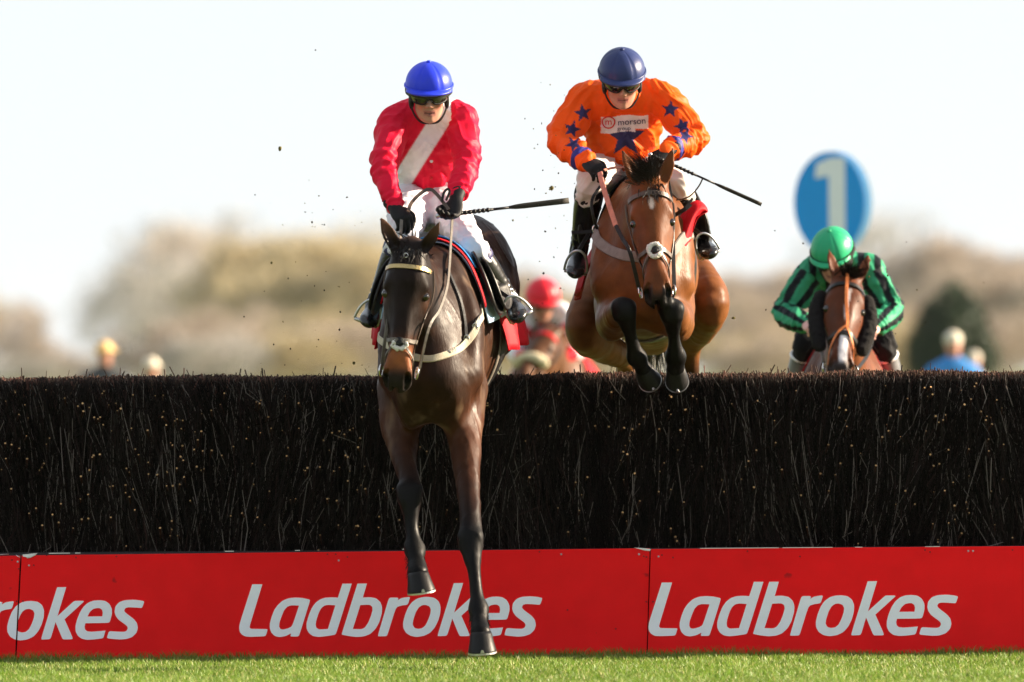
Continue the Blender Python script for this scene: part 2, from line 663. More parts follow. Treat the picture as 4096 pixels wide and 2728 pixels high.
def strands(name, roots, dirs, lens, m, parent=None, w=.004, segs=5, droop=(0, 0, -1), dr=.3, curl=.12, seed=1, hint=(0, -1, 0)):
    """flat tapering hair strands"""
    rg = np.random.default_rng(seed)
    n = len(roots)
    P = np.array(roots, float)
    D = np.array([nrm(d) for d in dirs])
    L = np.array(lens)[:, None]
    Vs = []
    sv = np.cross(D, np.asarray(hint, float))
    sv /= np.maximum(np.linalg.norm(sv, axis=1), 1e-6)[:, None]
    for k in range(segs + 1):
        wk = w * (1 - (k / segs) ** 1.5 * .9)
        Vs.append(np.stack([P - sv * wk, P + sv * wk], 1))
        D = D + np.asarray(droop) * dr / segs + rg.normal(0, curl / math.sqrt(segs), (n, 3))
        D /= np.linalg.norm(D, axis=1)[:, None]
        P = P + D * L / segs
    V = np.stack(Vs, 1).reshape(n, -1, 3)           # n, (segs+1)*2
    k = (segs + 1) * 2
    base = (np.arange(n) * k)[:, None, None]
    q = np.array([[2 * j, 2 * j + 1, 2 * j + 3, 2 * j + 2] for j in range(segs)])[None]
    return mesh_np(name, V.reshape(-1, 3), (base + q).reshape(-1, 4), m, parent)


def text_mesh(name, body, size, m, M3, parent=None, shear=0., space=1., extrude=.0015):
    """flat lettering: M3 maps the text plane (x right, y up, z out) to the world"""
    cu = bpy.data.curves.new(name, 'FONT')
    cu.body = body
    cu.size = size
    cu.shear = shear
    cu.space_character = space
    cu.align_x = 'CENTER'
    cu.align_y = 'CENTER'
    cu.extrude = extrude
    cu.resolution_u = 4
    ob = bpy.data.objects.new(name, cu)
    COL.objects.link(ob)
    dg = bpy.context.evaluated_depsgraph_get()
    me = bpy.data.meshes.new_from_object(ob.evaluated_get(dg))
    bpy.data.objects.remove(ob)
    V = np.array([v.co for v in me.vertices])
    Fc = [tuple(p.vertices) for p in me.polygons]
    bpy.data.meshes.remove(me)
    V = np.array([M3(v) for v in V])
    return mesh_np(name, V, Fc, m, parent, smooth=False)


# ------------------------------------------------------------------ horses
class HeadFrame:
    def __init__(s, poll, muzzle, up, scale=1.):
        s.o = np.asarray(poll, float)
        s.F = nrm(np.asarray(muzzle) - s.o)
        u = np.asarray(up, float)
        s.U = nrm(u - s.F * (u @ s.F))
        s.S = nrm(np.cross(s.U, s.F))
        s.k = scale

    def p(s, x, y, z):
        return s.o + s.k * (x * s.S + y * s.F + z * s.U)

    def ax(s):
        return np.stack([s.S, s.F, s.U])

    def loc(s, V):
        return (V - s.o) @ s.ax().T / s.k


def leg_hoof(parent, top, bot, face, r0=.050, r1=.073, label=None):
    """hoof capsule from coronet (top) to sole (bot), toe towards face; the shoe is its own sub-part"""
    top, bot = np.asarray(top, float), np.asarray(bot, float)
    axis = nrm(bot - top)
    fv = nrm(np.asarray(face) - axis * (np.asarray(face) @ axis))
    sv = np.cross(axis, fv)
    H = np.linalg.norm(bot - top)
    V, Fc = [], []
    n = 24
    prof = [(-.10, .86), (0.0, 1.0), (.06, 1.03), (.5, 1.17), (.93, 1.36), (1.0, 1.35)]
    for h, q in prof:
        for k in range(n):
            a = 2 * PI * k / n
            c, s_ = math.cos(a), math.sin(a)
            rr = r0 * q
            fwd = rr * c * (1.06 if c > 0 else .86) + .030 * max(h, 0) * (1.0 if c > -.5 else .6)
            heel = .10 * H * (1 - c) * .5 if h <= 0.02 else 0
            V.append(top + axis * (H * h + heel) + fv * fwd + sv * rr * s_ * .96)
    m = len(prof)
    for i in range(m - 1):
        for k in range(n):
            k2 = (k + 1) % n
            Fc.append((i * n + k, i * n + k2, (i + 1) * n + k2, (i + 1) * n + k))
    Fc.append(tuple(range(n))[::-1])
    Fc.append(tuple((m - 1) * n + k for k in range(n)))
    hf = mesh_np('hoof', V, Fc, M['hoof'], parent)
    V, Fc = [], []
    for k in range(n):
        a = 2 * PI * k / n
        c, s_ = math.cos(a), math.sin(a)
        for rr, z in ((r0 * 1.385, 0.), (r0 * 1.385, .008), (r0 * .85, .008), (r0 * .85, 0.)):
            fwd = rr * c * (1.06 if c > 0 else .86) + .030 * (1.0 if c > -.5 else .6)
            V.append(bot + axis * (z + .0005) + fv * fwd + sv * rr * s_ * .96)
    for k in range(n - 1):
        if 10 <= k <= 12:
            continue
        for j in range(4):
            j2 = (j + 1) % 4
            Fc.append((k * 4 + j, k * 4 + j2, (k + 1) * 4 + j2, (k + 1) * 4 + j))
    Fc += [tuple((n - 1) * 4 + j for j in range(4)), ]
    for j in range(4):
        Fc.append(((n - 1) * 4 + j, (n - 1) * 4 + (j + 1) % 4, (j + 1) % 4, j))
    mesh_np('horseshoe', V, Fc, M['shoe'], hf, smooth=False)
    # toe clip
    tc = bot + fv * (r0 * 1.43 + .030) - axis * .006
    V = [tc + sv * a + fv * .004 - axis * b for a, b in ((-.009, -.004), (.009, -.004), (.004, .009), (-.004, .009))]
    V += [v - fv * .012 for v in V]
    mesh_np('toe_clip', V, [(0, 1, 2, 3), (4, 7, 6, 5), (0, 4, 5, 1), (1, 5, 6, 2), (2, 6, 7, 3), (3, 7, 4, 0)], M['shoe'], hf, smooth=False)
    return hf


def head_field(f, H, ears, detail=True):
    k = H.k
    p = H.p
    A = H.ax()

    def ch(rows, kk, op='add', n=3, side=None):
        f.chain([(*p(x, y, z), a * k, b * k) for x, y, z, a, b in rows], k=kk, side=H.S if side is None else side, n=n, op=op)

    def el(c, r, kk, op='add', ax=None):
        f.ell(p(*c), np.array(r) * k, kk, A if ax is None else ax, op)
    # upper skull and nose, dorsal line about z = 0
    ch([(0, .0, -.085, .070, .085), (0, .08, -.088, .090, .092), (0, .17, -.088, .101, .090), (0, .25, -.084, .088, .082),
        (0, .34, -.078, .068, .070), (0, .43, -.068, .058, .060), (0, .51, -.062, .054, .055), (0, .575, -.062, .058, .052), (0, .61, -.072, .048, .044)], .05)
    # forehead bulge, nasal bone, jaw
    el((0, .13, -.03), (.062, .10, .035), .05)
    ch([(0, .22, -.015, .040, .020), (0, .36, -.018, .034, .020), (0, .50, -.022, .030, .018)], .03)
    for s_ in (-1, 1):
        el((s_ * .062, .155, -.165), (.036, .115, .095), .05)
        ch([(s_ * .060, .20, -.235, .024, .030), (s_ * .040, .33, -.19, .024, .030), (s_ * .028, .45, -.15, .024, .028), (s_ * .018, .56, -.128, .024, .026)], .04)
        # brow ridge, crest, nostril rim
        ch([(s_ * .066, .140, -.030, .022, .018), (s_ * .086, .166, -.040, .019, .016), (s_ * .092, .184, -.052, .012, .010)], .024)
        ch([(s_ * .088, .25, -.095, .012, .012), (s_ * .072, .33, -.095, .012, .012), (s_ * .058, .41, -.088, .008, .008)], .03)
        ch([(s_ * .034, .50, -.030, .014, .014), (s_ * .046, .565, -.030, .022, .020), (s_ * .048, .605, -.050, .022, .022), (s_ * .036, .622, -.078, .018, .018)], .028)
    # lips and chin
    ch([(-.036, .605, -.105, .028, .026), (0, .628, -.100, .032, .030), (.036, .605, -.105, .028, .026)], .035)
    ch([(-.022, .600, -.142, .022, .020), (0, .618, -.142, .028, .024), (.022, .600, -.142, .022, .020)], .022)
    el((0, .575, -.155), (.030, .035, .025), .03)
    if detail:
        for s_ in (-1, 1):
            # nostril openings and eye sockets
            ch([(s_ * .038, .560, -.020, .010, .007), (s_ * .051, .592, -.030, .015, .012), (s_ * .052, .622, -.052, .015, .014), (s_ * .040, .634, -.072, .009, .009)], .010, 'cut')
            el((s_ * .050, .600, -.046), (.014, .022, .017), .008, 'cut')
            el((s_ * .110, .206, -.058), (.018, .026, .016), .010, 'cut')
        ch([(-.075, .575, -.125, .012, .005), (-.03, .640, -.122, .012, .005), (.03, .640, -.122, .012, .005), (.075, .575, -.125, .012, .005)], .008, 'cut')
    # ears: cupped, opening towards the face side
    for s_, (ex, ez, ln, tw) in zip((-1, 1), ears):
        d = nrm(-H.F * 1. + H.S * s_ * ex + H.U * ez)
        b0 = p(s_ * .052, .012, -.045)
        op_ = nrm(H.U * math.cos(tw) + H.S * s_ * math.sin(tw))      # opening direction
        op_ = nrm(op_ - d * (op_ @ d))
        sd_ = np.cross(d, op_)
        rows, cut = [], []
        for t, a, b in ((0, .026, .028), (.18, .031, .027), (.42, .035, .023), (.66, .028, .018), (.86, .015, .011), (1., .004, .004)):
            bend = op_ * (.012 * math.sin(t * PI)) - s_ * H.S * (.014 * t * t)
            q = b0 + d * ln * k * t + bend
            rows.append((*q, a * k, b * k))
            if .1 < t < .95:
                cut.append((*(q + op_ * (.017 * k * (1 - t * .5))), (a - .010) * k, max(.006, b - .006) * k))
        f.chain(rows, k=.022, side=sd_, n=3)
        if detail:
            f.chain(cut, k=.006, side=sd_, n=3, op='cut')


def build_horse(o, P):
    """o: parent empty. P: dict of measured joints (world)"""
    vox = P['vox']
    T = np.asarray(P['trunk'], float)
    NK = np.asarray(P['neck'], float)
    H = P['head']
    allp = [T[:, :3], NK[:, :3], np.array([H.p(x, y, z) for x in (-.2, .2) for y in (-.22, .7) for z in (-.3, .1)])] + [np.asarray(l)[:, :3] for l in P['legs']]
    allp = np.vstack(allp)
    f = Field(allp.min(0) - .36, allp.max(0) + .36, vox)
    side = P.get('side', (1, 0, 0))
    sx = nrm(side)
    f.chain(T, k=.0, side=side, n=10)
    up = np.array((0, 0, 1.))
    # muscles of the shoulder, breast and loin, placed from the trunk sections
    fw = nrm(T[0, :3] - T[3, :3])
    upv = nrm(np.cross(sx, fw))
    if upv[2] < 0:
        upv = -upv
    for s_ in (-1, 1):
        top = T[2, :3] + sx * s_ * .07 + upv * T[2, 4] * .90
        pt = T[0, :3] * .55 + T[1, :3] * .45 + sx * s_ * .172 - upv * .02
        f.chain([(*top, .045, .09), (*((top + pt) / 2 + sx * s_ * .060), .055, .12), (*pt, .075, .10)], k=.06, side=sx, n=3)
        f.ell(T[0, :3] + sx * s_ * .085 - upv * .075 + fw * .0, (.088, .085, .165), .085, np.stack([sx, fw, upv]))
        f.ell(T[1, :3] * .4 + T[2, :3] * .6 + sx * s_ * .175 - upv * .16, (.065, .14, .14), .05, np.stack([sx, fw, upv]))
    f.chain([(*(T[2, :3] + upv * (T[2, 4] - .02)), .05, .06), (*(T[3, :3] + upv * (T[3, 4] - .02)), .06, .06), (*(T[5, :3] + upv * (T[5, 4] - .03)), .09, .06)], k=.07, side=sx, n=3)
    f.chain(NK, k=.13, side=side, n=8)
    # crest and windpipe lines of the neck
    head_field(f, H, P['ears'], P.get('detail', True))
    legp = []
    for L in P['legs']:
        L = np.asarray(L, float)
        f.chain(L, k=P.get('legk', .05), side=side, n=4)
        legp.append(L)
    for li, (ik, jf) in zip((0, 1), P.get('joints', ())):
        L = np.asarray(P['legs'][li], float)
        for s_ in (-1, 1):
            f.ell(L[ik, :3] + sx * s_ * .026 + np.array((0, -.012, .016)), (.034, .036, .036), .018)
            f.ell(L[ik, :3] + sx * s_ * .022 + np.array((0, -.012, -.030)), (.030, .032, .026), .018)
            f.ell(L[jf, :3] + sx * s_ * .022 + np.array((0, .016, -.004)), (.026, .032, .036), .020)
        a_, b_ = L[ik + 1, :3], L[jf, :3]
        f.chain([(*(a_ + np.array((0, .036, 0))), .016), (*((a_ + b_) / 2 + np.array((0, .040, 0))), .014), (*(b_ + np.array((0, .034, .02))), .018)], k=.010, n=3)
    for (c, r, k, op) in P.get('extra', ()):
        f.ell(c, r, k, None, op)
    for (rows, k) in P.get('extrachain', ()):
        f.chain(rows, k=k, side=side, n=3)
    V, Fq = f.mesh(6)
    N = normals_of(V, Fq)
    # sinew and vein relief
    if vox < .012:
        w = fbm(V * np.array((9, 9, 5)), 3, 3)
        V = V + N * (w * .0050 + fbm(V * 24, 6, 2) * .0012)[:, None]
        hl = H.loc(V)
        body = sstep(.30, .45, np.linalg.norm(hl - np.array((0, .3, -.1)), axis=1))
        rg = 1 - np.abs(fbm(V * np.array((7, 7, 3.2)) + fbm(V * 4, 9, 2)[:, None] * .8, 21, 2)) * 5
        V = V + N * (np.clip(rg, 0, 1) ** 2 * .0035 * body)[:, None]
    col = P['colour'](V, N, H, legp)
    b = mesh_np('body', V, Fq, M['coat'], o, col)
    bvh = BVHTree.FromPolygons([tuple(v) for v in V], [tuple(q) for q in Fq.tolist()])
    for s_ in (-1, 1):
        ball('eye', H.p(s_ * .0895, .206, -.060), .0215 * H.k, M['eye'], o)
    for (t, bt, fc) in P['hooves']:
        leg_hoof(o, t, bt, fc, P.get('hoof_r', .050))
    return bvh


def head_mask(l):
    """points that belong to the head (local head coordinates)"""
    return (np.abs(l[:, 0]) < .16) & (l[:, 1] > -.25) & (l[:, 1] < .72) & (l[:, 2] > -.31 + .11 * sstep(.25, .42, l[:, 1])) & (l[:, 2] < .09)


def leg_black(V, legs, starts, width=.6):
    """0..1 mask of black points down each leg; starts gives the point index where black begins"""
    m = np.zeros(len(V))
    for L, st in zip(legs, starts):
        d, t = line_param(V, L)
        r = .075 + .0 * t
        m = np.maximum(m, sstep(st - width, st + width, t) * sstep(.16, .11, d))
    return m


def mixc(a, b, t):
    return a * (1 - t[:, None]) + np.asarray(b)[None] * t[:, None]


def bridle(o, H, bvh, m, nose_m, brow_m=None, white=None, w=.022, nose_y=.43, fig8=True, ring=True):
    """leather bridle on a head frame: browband, headpiece, cheekpieces, noseband, throat lash, bit"""
    p = H.p

    def loop(y, zc, rx, rz, a0, a1, n=13, ty=0.):
        return [p(rx * math.sin(a), y + ty * math.cos(a), zc + rz * math.cos(a)) for a in np.linspace(a0, a1, n)]
    strap('browband', loop(.085, -.09, .14, .13, -1.25, 1.25), w * 1.1, brow_m or m, o, bvh, .006)
    strap('headpiece', [p(s_ * .105 * math.sin(a), -.05 - .02 * math.cos(a), -.17 + .05 * math.cos(a)) for s_, a in [(1, q) for q in np.linspace(-1.5, 1.5, 9)]], w, m, o, bvh, .005)
    for s_ in (-1, 1):
        strap('cheekpiece', [p(s_ * .13, .07, -.115), p(s_ * .13, .20, -.135), p(s_ * .12, .32, -.135), p(s_ * .10, .44, -.125), p(s_ * .085, .53, -.118)], w * .8, m, o, bvh, .006)
        if ring:
            c = p(s_ * .082, .555, -.118)
            rp = []
            for a in np.linspace(0, 2 * PI, 17):
                rp.append(c + H.k * .027 * (math.cos(a) * H.F + math.sin(a) * H.U * .9 + .25 * math.sin(a) * s_ * H.S))
            tube('bit_ring', rp, .0055, M['metal'], o, 6, 2, cap=False)
    if fig8:
        q = loop(nose_y, -.07, .11, .10, -1.9, 1.9)
        strap('noseband', q, w, nose_m, o, bvh, .006)
        for s_ in (-1, 1):
            strap('grackle_strap', [p(s_ * .01, nose_y - .005, .02), p(s_ * .05, nose_y + .045, 0), p(s_ * .085, nose_y + .10, -.07), p(s_ * .075, nose_y + .13, -.14)], w * .6, nose_m, o, bvh, .009)
    else:
        strap('noseband', loop(nose_y, -.07, .11, .10, -2.2, 2.2), w * 1.2, nose_m, o, bvh, .006)


def trunk_at(T, y):
    ys = T[:, 1]
    return np.array([np.interp(y, ys, T[:, j]) for j in range(5)])


def on_trunk(T, bvh, y, th, off, far=1.2):
    """point on the horse's side: y along the back, th the angle from the top (positive to +X)"""
    c = trunk_at(T, y)
    d = np.array((math.sin(th), 0, math.cos(th)))
    st = c[:3] + d * far
    h = bvh.ray_cast(Vector(st), Vector(-d))
    if h[0] is None:
        return c[:3] + d * (c[3] + off)
    return np.array(h[0]) + d * off


def disc_sheet(name, T, bvh, yc, thc, ry, rth, off, m, parent, flare=0., power=2.6, thick=.012, n=12, k=28, sm=2):
    """rounded panel lying on the horse's side (saddle flap, pad)"""
    G = np.zeros((n, k, 3))
    for i in range(n):
        r = (i + .02) / (n - 1)
        for j in range(k):
            a = 2 * PI * j / (k - 1)
            c, s_ = math.cos(a), math.sin(a)
            q = (abs(c) ** power + abs(s_) ** power) ** (-1 / power)
            yy, th = yc + ry * r * q * c, thc + rth * r * q * s_
            G[i, j] = on_trunk(T, bvh, yy, th, off + flare * r ** 3)
    for rep in range(sm):
        g = G.copy()
        g[:, 1:-1] = (G[:, :-2] + 2 * G[:, 1:-1] + G[:, 2:]) / 4
        g[:, 0] = g[:, -1] = (G[:, 1] + 2 * G[:, 0] + G[:, -2]) / 4
        G = g
    return sheet(name, G, m, parent, thick)


def cloth_sheet(name, T, bvh, y0, y1, th0, th1, off, m, parent, flare0=0., flare1=0., wave=.012, seed=0, n=26, k=40, drop0=0., drop1=0.):
    G = np.zeros((n, k, 3))
    for i in range(n):
        for j in range(k):
            a, b = i / (n - 1), j / (k - 1)
            yy, th = y0 + (y1 - y0) * a, th0 + (th1 - th0) * b
            e0, e1 = max(0, 1 - b * 3.2), max(0, 1 - (1 - b) * 3.2)
            ex = flare0 * e0 ** 1.5 + flare1 * e1 ** 1.5
            wv = wave * math.sin(a * 13 + seed + b * 3) * max(e0, e1) + wave * .5 * math.sin(a * 29 + seed * 2 + b * 5) * max(e0, e1)
            q = on_trunk(T, bvh, yy, th, off + ex + wv)
            q[2] -= drop0 * e0 + drop1 * e1
            G[i, j] = q
    for rep in range(2):
        g = G.copy()
        g[1:-1] = (G[:-2] + 2 * G[1:-1] + G[2:]) / 4
        g[:, 1:-1] = (g[:, :-2] + 2 * g[:, 1:-1] + g[:, 2:]) / 4
        G = g
    return sheet(name, G, m, parent, .006)


def FR(bvh, u, v, y, back=0.):
    """the point of a surveyed body that shows at (u, v) in the photograph (falls back to depth y)"""
    a, b = W(u, v, -10.), W(u, v, 10.)
    d = Vector(b - a).normalized()
    h = bvh.ray_cast(Vector(a), d)
    if h[0] is None:
        q = W(u, v, y)
        n = bvh.find_nearest(Vector(q))
        return np.array(n[0])
    return np.array(h[0]) + np.array(d) * back


def fleece_ring(name, H, y, zc, r, tube_r, m, parent, sq=1., seed=3, a0=0., a1=2 * PI, n=19):
    """irregular sheepskin roll on the nose"""
    c = H.p(0, y, zc)
    f = Field(c - (r + .06), c + (r + .06), .0045)
    f.chain([(*H.p(r * math.cos(a), y + r * sq * math.sin(a), zc - .004 * abs(math.cos(a))), tube_r) for a in np.linspace(a0, a1, n)], k=0, n=1)
    V, Fq = f.mesh(1)
    V = V + normals_of(V, Fq) * (fbm(V * 95, seed, 2) * .0085 + fbm(V * 40, seed + 4, 2) * .006)[:, None]
    return mesh_np(name, V, Fq, m, parent)


# ------------------------------------------------------------------ people
class Frame:
    """head frame of a person: S to +X-ish, B = face direction, U = crown"""
    def __init__(s, c, face, up, k=1.):
        s.o = np.asarray(c, float)
        s.B = nrm(face)
        u = np.asarray(up, float)
        s.U = nrm(u - s.B * (u @ s.B))
        s.S = nrm(np.cross(s.U, s.B))
        s.k = k

    def p(s, x, b, u):
        return s.o + s.k * (x * s.S + b * s.B + u * s.U)

    def ax(s):
        return np.stack([s.S, s.B, s.U])

    def loc(s, V):
        return (V - s.o) @ s.ax().T / s.k


def face_field(f, H):
    p, A, k = H.p, H.ax(), H.k

    def el(c, r, kk, op='add'):
        f.ell(p(*c), np.array(r) * k, kk, A, op)

    def ch(rows, kk, op='add', side=None):
        f.chain([(*p(*r[:3]), r[3] * k, r[4] * k) for r in rows], k=kk, side=H.S if side is None else side, n=3, op=op)
    el((0, -.012, .035), (.074, .094, .088), .0)
    el((0, .028, -.028), (.062, .062, .080), .03)            # mid face
    ch([(-.050, .005, -.062, .014, .020), (-.030, .052, -.095, .014, .018), (0, .066, -.103, .018, .016), (.030, .052, -.095, .014, .018), (.050, .005, -.062, .014, .020)], .03)
    for s_ in (-1, 1):
        el((s_ * .044, .066, -.020), (.020, .018, .016), .022)      # cheekbone
        el((s_ * .030, .090, .012), (.017, .016, .013), .012, 'cut')   # eye socket
        el((s_ * .031, .076, .010), (.0125, .0125, .0125), .004)
        el((s_ * .0125, .096, -.030), (.009, .011, .008), .008)
        ch([(s_ * .074, -.010, .012, .006, .014), (s_ * .078, -.016, -.012, .006, .014), (s_ * .073, -.010, -.030, .005, .009)], .008)
    ch([(-.045, .074, .030, .010, .010), (0, .086, .030, .010, .010), (.045, .074, .030, .010, .010)], .016)
    ch([(0, .086, .018, .009, .010), (0, .097, -.006, .010, .012), (0, .108, -.026, .012, .011)], .012)   # nose
    ch([(-.022, .078, -.058, .006, .005), (0, .089, -.055, .008, .006), (.022, .078, -.058, .006, .005)], .008)
    ch([(-.019, .076, -.074, .006, .006), (0, .086, -.075, .008, .007), (.019, .076, -.074, .006, .006)], .008)
    ch([(-.024, .086, -.066, .006, .0035), (0, .098, -.065, .006, .0045), (.024, .086, -.066, .006, .0035)], .004, 'cut')
    el((0, .074, -.100), (.018, .016, .014), .014)


def skin_colour(V, N, H):
    c = np.tile(np.array((.44, .215, .15)), (len(V), 1))
    l = H.loc(V)
    n = fbm(V * 40, 5, 2)
    c *= (1 + .06 * n)[:, None]
    cheek = np.exp(-(((np.abs(l[:, 0]) - .045) / .02) ** 2 + ((l[:, 2] + .03) / .025) ** 2)) * (l[:, 1] > .02)
    c = mixc(c, (.42, .15, .11), cheek * .6)
    lip = ((np.abs(l[:, 0]) < .028) & (l[:, 1] > .06) & (np.abs(l[:, 2] + .066) < .0145)).astype(float)
    c = mixc(c, (.32, .11, .10), lip * .8)
    mouth = ((np.abs(l[:, 0]) < .024) & (l[:, 1] > .055) & (np.abs(l[:, 2] + .066) < .0045)).astype(float)
    c = mixc(c, (.10, .03, .03), mouth)
    return c


def glove(name, wrist, knuckle, curl, thumb_side, m, parent, k=1., bend=1.0, vox=.0042, spread=.0, open_=(0, 0, 0, 0), lpal=.085):
    """hand with palm, four fingers of unequal length curled towards `curl`, thumb leaving the side of the palm"""
    w, kn = np.asarray(wrist, float), np.asarray(knuckle, float)
    D = nrm(kn - w)
    C = np.asarray(curl, float)
    C = nrm(C - D * (C @ D))
    S = np.cross(C, D)
    if S @ np.asarray(thumb_side, float) < 0:
        S = -S                                   # towards the thumb
    ctr = w + D * .05 * k
    f = Field(ctr - .17 * k, ctr + .17 * k, vox)
    f.chain([(*(w - D * .045 * k), .031 * k, .026 * k), (*w, .029 * k, .024 * k), (*(w + D * .045 * k), .040 * k, .021 * k), (*(w + D * lpal * k), .041 * k, .019 * k)], k=.012, side=S, n=3)
    for i, (off, ln) in enumerate(((.030, .072), (.010, .080), (-.011, .074), (-.030, .058))):
        b = w + D * (lpal + (.004 if i in (1, 2) else -.004)) * k + S * off * k * (1 + spread)
        a = 0.
        pts = [(*(b - D * .02 * k), .0100 * k), (*b, .0104 * k)]
        cur = b
        bd = bend * (1 - open_[i])
        for seg, (fr, an) in enumerate(((.45, .95), (.32, 1.05), (.23, .75))):
            a += an * bd
            d = D * math.cos(a) + C * math.sin(a) + S * off * spread * 6
            cur = cur + nrm(d) * ln * fr * k
            pts.append((*cur, (.0100, .0094, .0082)[seg] * k))
        f.chain(pts, k=.004, side=S, n=2)
    tb = w + D * .028 * k + S * .032 * k
    f.chain([(*tb, .014 * k), (*(tb + (S * .022 + D * .026 + C * .014) * k), .0125 * k), (*(tb + (S * .016 + D * .052 + C * .030) * k), .0108 * k), (*(tb + (S * .002 + D * .066 + C * .044) * k), .009 * k)], k=.010, side=C, n=2)
    V, Fq = f.mesh(1)
    return mesh_np(name, V, Fq, m, parent)


def helmet(parent, H, m_cap, peak=True, tilt=0., m_peak=None, band=None):
    """silk-covered skull cap with six seams, button, peak and black shell with harness"""
    p = H.p
    o = empty('helmet', tuple(parent.location))
    o.parent = parent
    o.location = (0, 0, 0)
    nu, nv = 72, 26

    def dome(name, r, u0, thmax, m, seam=0., seedn=0, par=o):
        V = []
        for i in range(nv + 1):
            th = thmax * i / nv
            for j in range(nu):
                ph = 2 * PI * j / nu
                q = 1.
                if seam:
                    q -= seam * math.exp(-((math.sin(ph * 3 + PI / 2)) / .10) ** 2) * min(1, th * 1.5)
                    q += .006 * math.sin(ph * 17 + seedn) * max(0, th / thmax - .72)
                l = (r[0] * q * math.sin(th) * math.sin(ph), r[1] * q * math.sin(th) * math.cos(ph) - .006, u0 + r[2] * q * math.cos(th))
                V.append(p(*l))
        Fc = []
        for i in range(nv):
            for j in range(nu):
                j2 = (j + 1) % nu
                Fc.append((i * nu + j, (i + 1) * nu + j, (i + 1) * nu + j2, i * nu + j2))
        ob = mesh_np(name, V, Fc, m, par)
        return ob
    dome('shell', (.104, .124, .118), .030, 1.72, M['shell'])
    dome('cap_cover', (.1105, .131, .108), .051, 1.60, m_cap, .030)
    ball('button', p(0, -.006, .160), (.012, .012, .007), m_cap, o, 12, H.ax())
    # gathered hem of the silk
    q = [p(.1125 * math.sin(a), .132 * math.cos(a) - .006, .048) for a in np.linspace(0, 2 * PI, 25)]
    tube('hem', q, .0055, band or m_cap, o, 6, 2, cap=False)
    if peak:
        n, mm = 25, 7
        G = np.zeros((n, mm, 3))
        for i, a in enumerate(np.linspace(-1.15, 1.15, n)):
            for j in range(mm):
                e = j / (mm - 1)
                out = .034 * e * math.cos(a * 1.25) ** .6
                G[i, j] = p((.111 + out * .55) * math.sin(a), (.131 + out) * math.cos(a) - .006, .047 - e * e * .010 - .012 * e * (1 - math.cos(a)))
        sheet('peak', G, m_peak or m_cap, o, .008)
    for s_ in (-1, 1):
        V = []
        pts = [(s_ * .084, .035, -.005), (s_ * .082, .012, -.045), (s_ * .068, .026, -.085), (s_ * .040, .046, -.116), (0, .044, -.124)]
        strap('harness_strap', [p(*q) for q in pts], .012, M['rubber'], o, None, 0, .005, hint=H.S * s_ + H.B * .4)
        strap('harness_strap', [p(s_ * .090, -.05, -.02), p(s_ * .085, -.02, -.055), p(s_ * .069, .022, -.085)], .012, M['rubber'], o, None, 0, .005, hint=H.S * s_)
        ball('ear_guard', p(s_ * .083, -.005, -.028), (.014, .034, .042), M['rubber'], o, 14, H.ax())
    return o


def goggles(parent, H, dz=0.):
    p = H.p
    o = empty('goggles')
    o.parent = parent
    n, m = 33, 9
    A = np.linspace(-1.18, 1.18, n)
    G = np.zeros((n, m, 3))
    top, bot = [], []
    for i, a in enumerate(A):
        nose = math.exp(-(a / .20) ** 2)
        lo = -.030 + .026 * nose + .010 * (abs(a) / 1.18) ** 4
        hi = .026 - .006 * (abs(a) / 1.18) ** 4
        for j in range(m):
            e = j / (m - 1)
            u = lo + (hi - lo) * e
            r = .101 + .006 * math.sin(e * PI)
            G[i, j] = p(r * .86 * math.sin(a), r * math.cos(a) + .008, u + .012 + dz)
        top.append(G[i, -1])
        bot.append(G[i, 0])
    sheet('lens', G, M['lens'], o, .003)
    tube('frame', top + bot[::-1] + top[:1], .0048, M['rubber'], o, 6, 2, cap=False)
    for s_ in (-1, 1):
        strap('elastic', [p(s_ * .083, .045, .010 + dz), p(s_ * .104, .0, .016 + dz), p(s_ * .108, -.05, .02 + dz)], .022, M['rubber'], o, None, 0, .004, hint=H.S * s_)
    return o


def star_mask(x, z, cx, cz, R, rot=0.):
    dx, dz = x - cx, z - cz
    a = np.arctan2(dx, dz) + rot
    r = np.hypot(dx, dz)
    sec = 2 * PI / 5
    a = np.abs((a + sec / 2) % sec - sec / 2)
    ri = R * .42
    # edge from tip (R at a=0) to notch (ri at a=36deg)
    x1, y1 = R, 0.
    x2, y2 = ri * math.cos(sec / 2), ri * math.sin(sec / 2)
    px, py = r * np.cos(a), r * np.sin(a)
    return ((x2 - x1) * (py - y1) - (y2 - y1) * (px - x1)) > 0


def cloth_mesh(f, amp=.006, seed=0, freq=10., sm=2, fold=None):
    """mesh a cloth field and press folds into it"""
    V, Fq = f.mesh(sm)
    N = normals_of(V, Fq)
    wv = fbm(V * 5, seed + 40, 2)
    ax_ = np.abs(V[:, 0] - (V[:, 0].max() + V[:, 0].min()) / 2)
    q = np.column_stack([(ax_ * .80 + V[:, 2] * .60) * freq * 1.75, V[:, 1] * freq, (V[:, 2] * .80 - ax_ * .60) * freq * .55])
    q = q + wv[:, None] * 1.2
    r1 = 1 - np.abs(fbm(q, seed, 2)) * 3.0
    r2 = 1 - np.abs(fbm(q * 1.9 + 7, seed + 3, 2)) * 3.0
    disp = amp * (1.9 * np.clip(r1, 0, 1) ** 1.6 + .35 * np.clip(r1, -1, 0)) + amp * .9 * np.clip(r2, 0, 1) ** 1.5 - amp * .5
    if fold is not None:
        disp = disp + fold(V, N)
    V = V + N * disp[:, None]
    V = smooth_mesh(V, Fq, 1, .4)
    return V, Fq, normals_of(V, Fq)


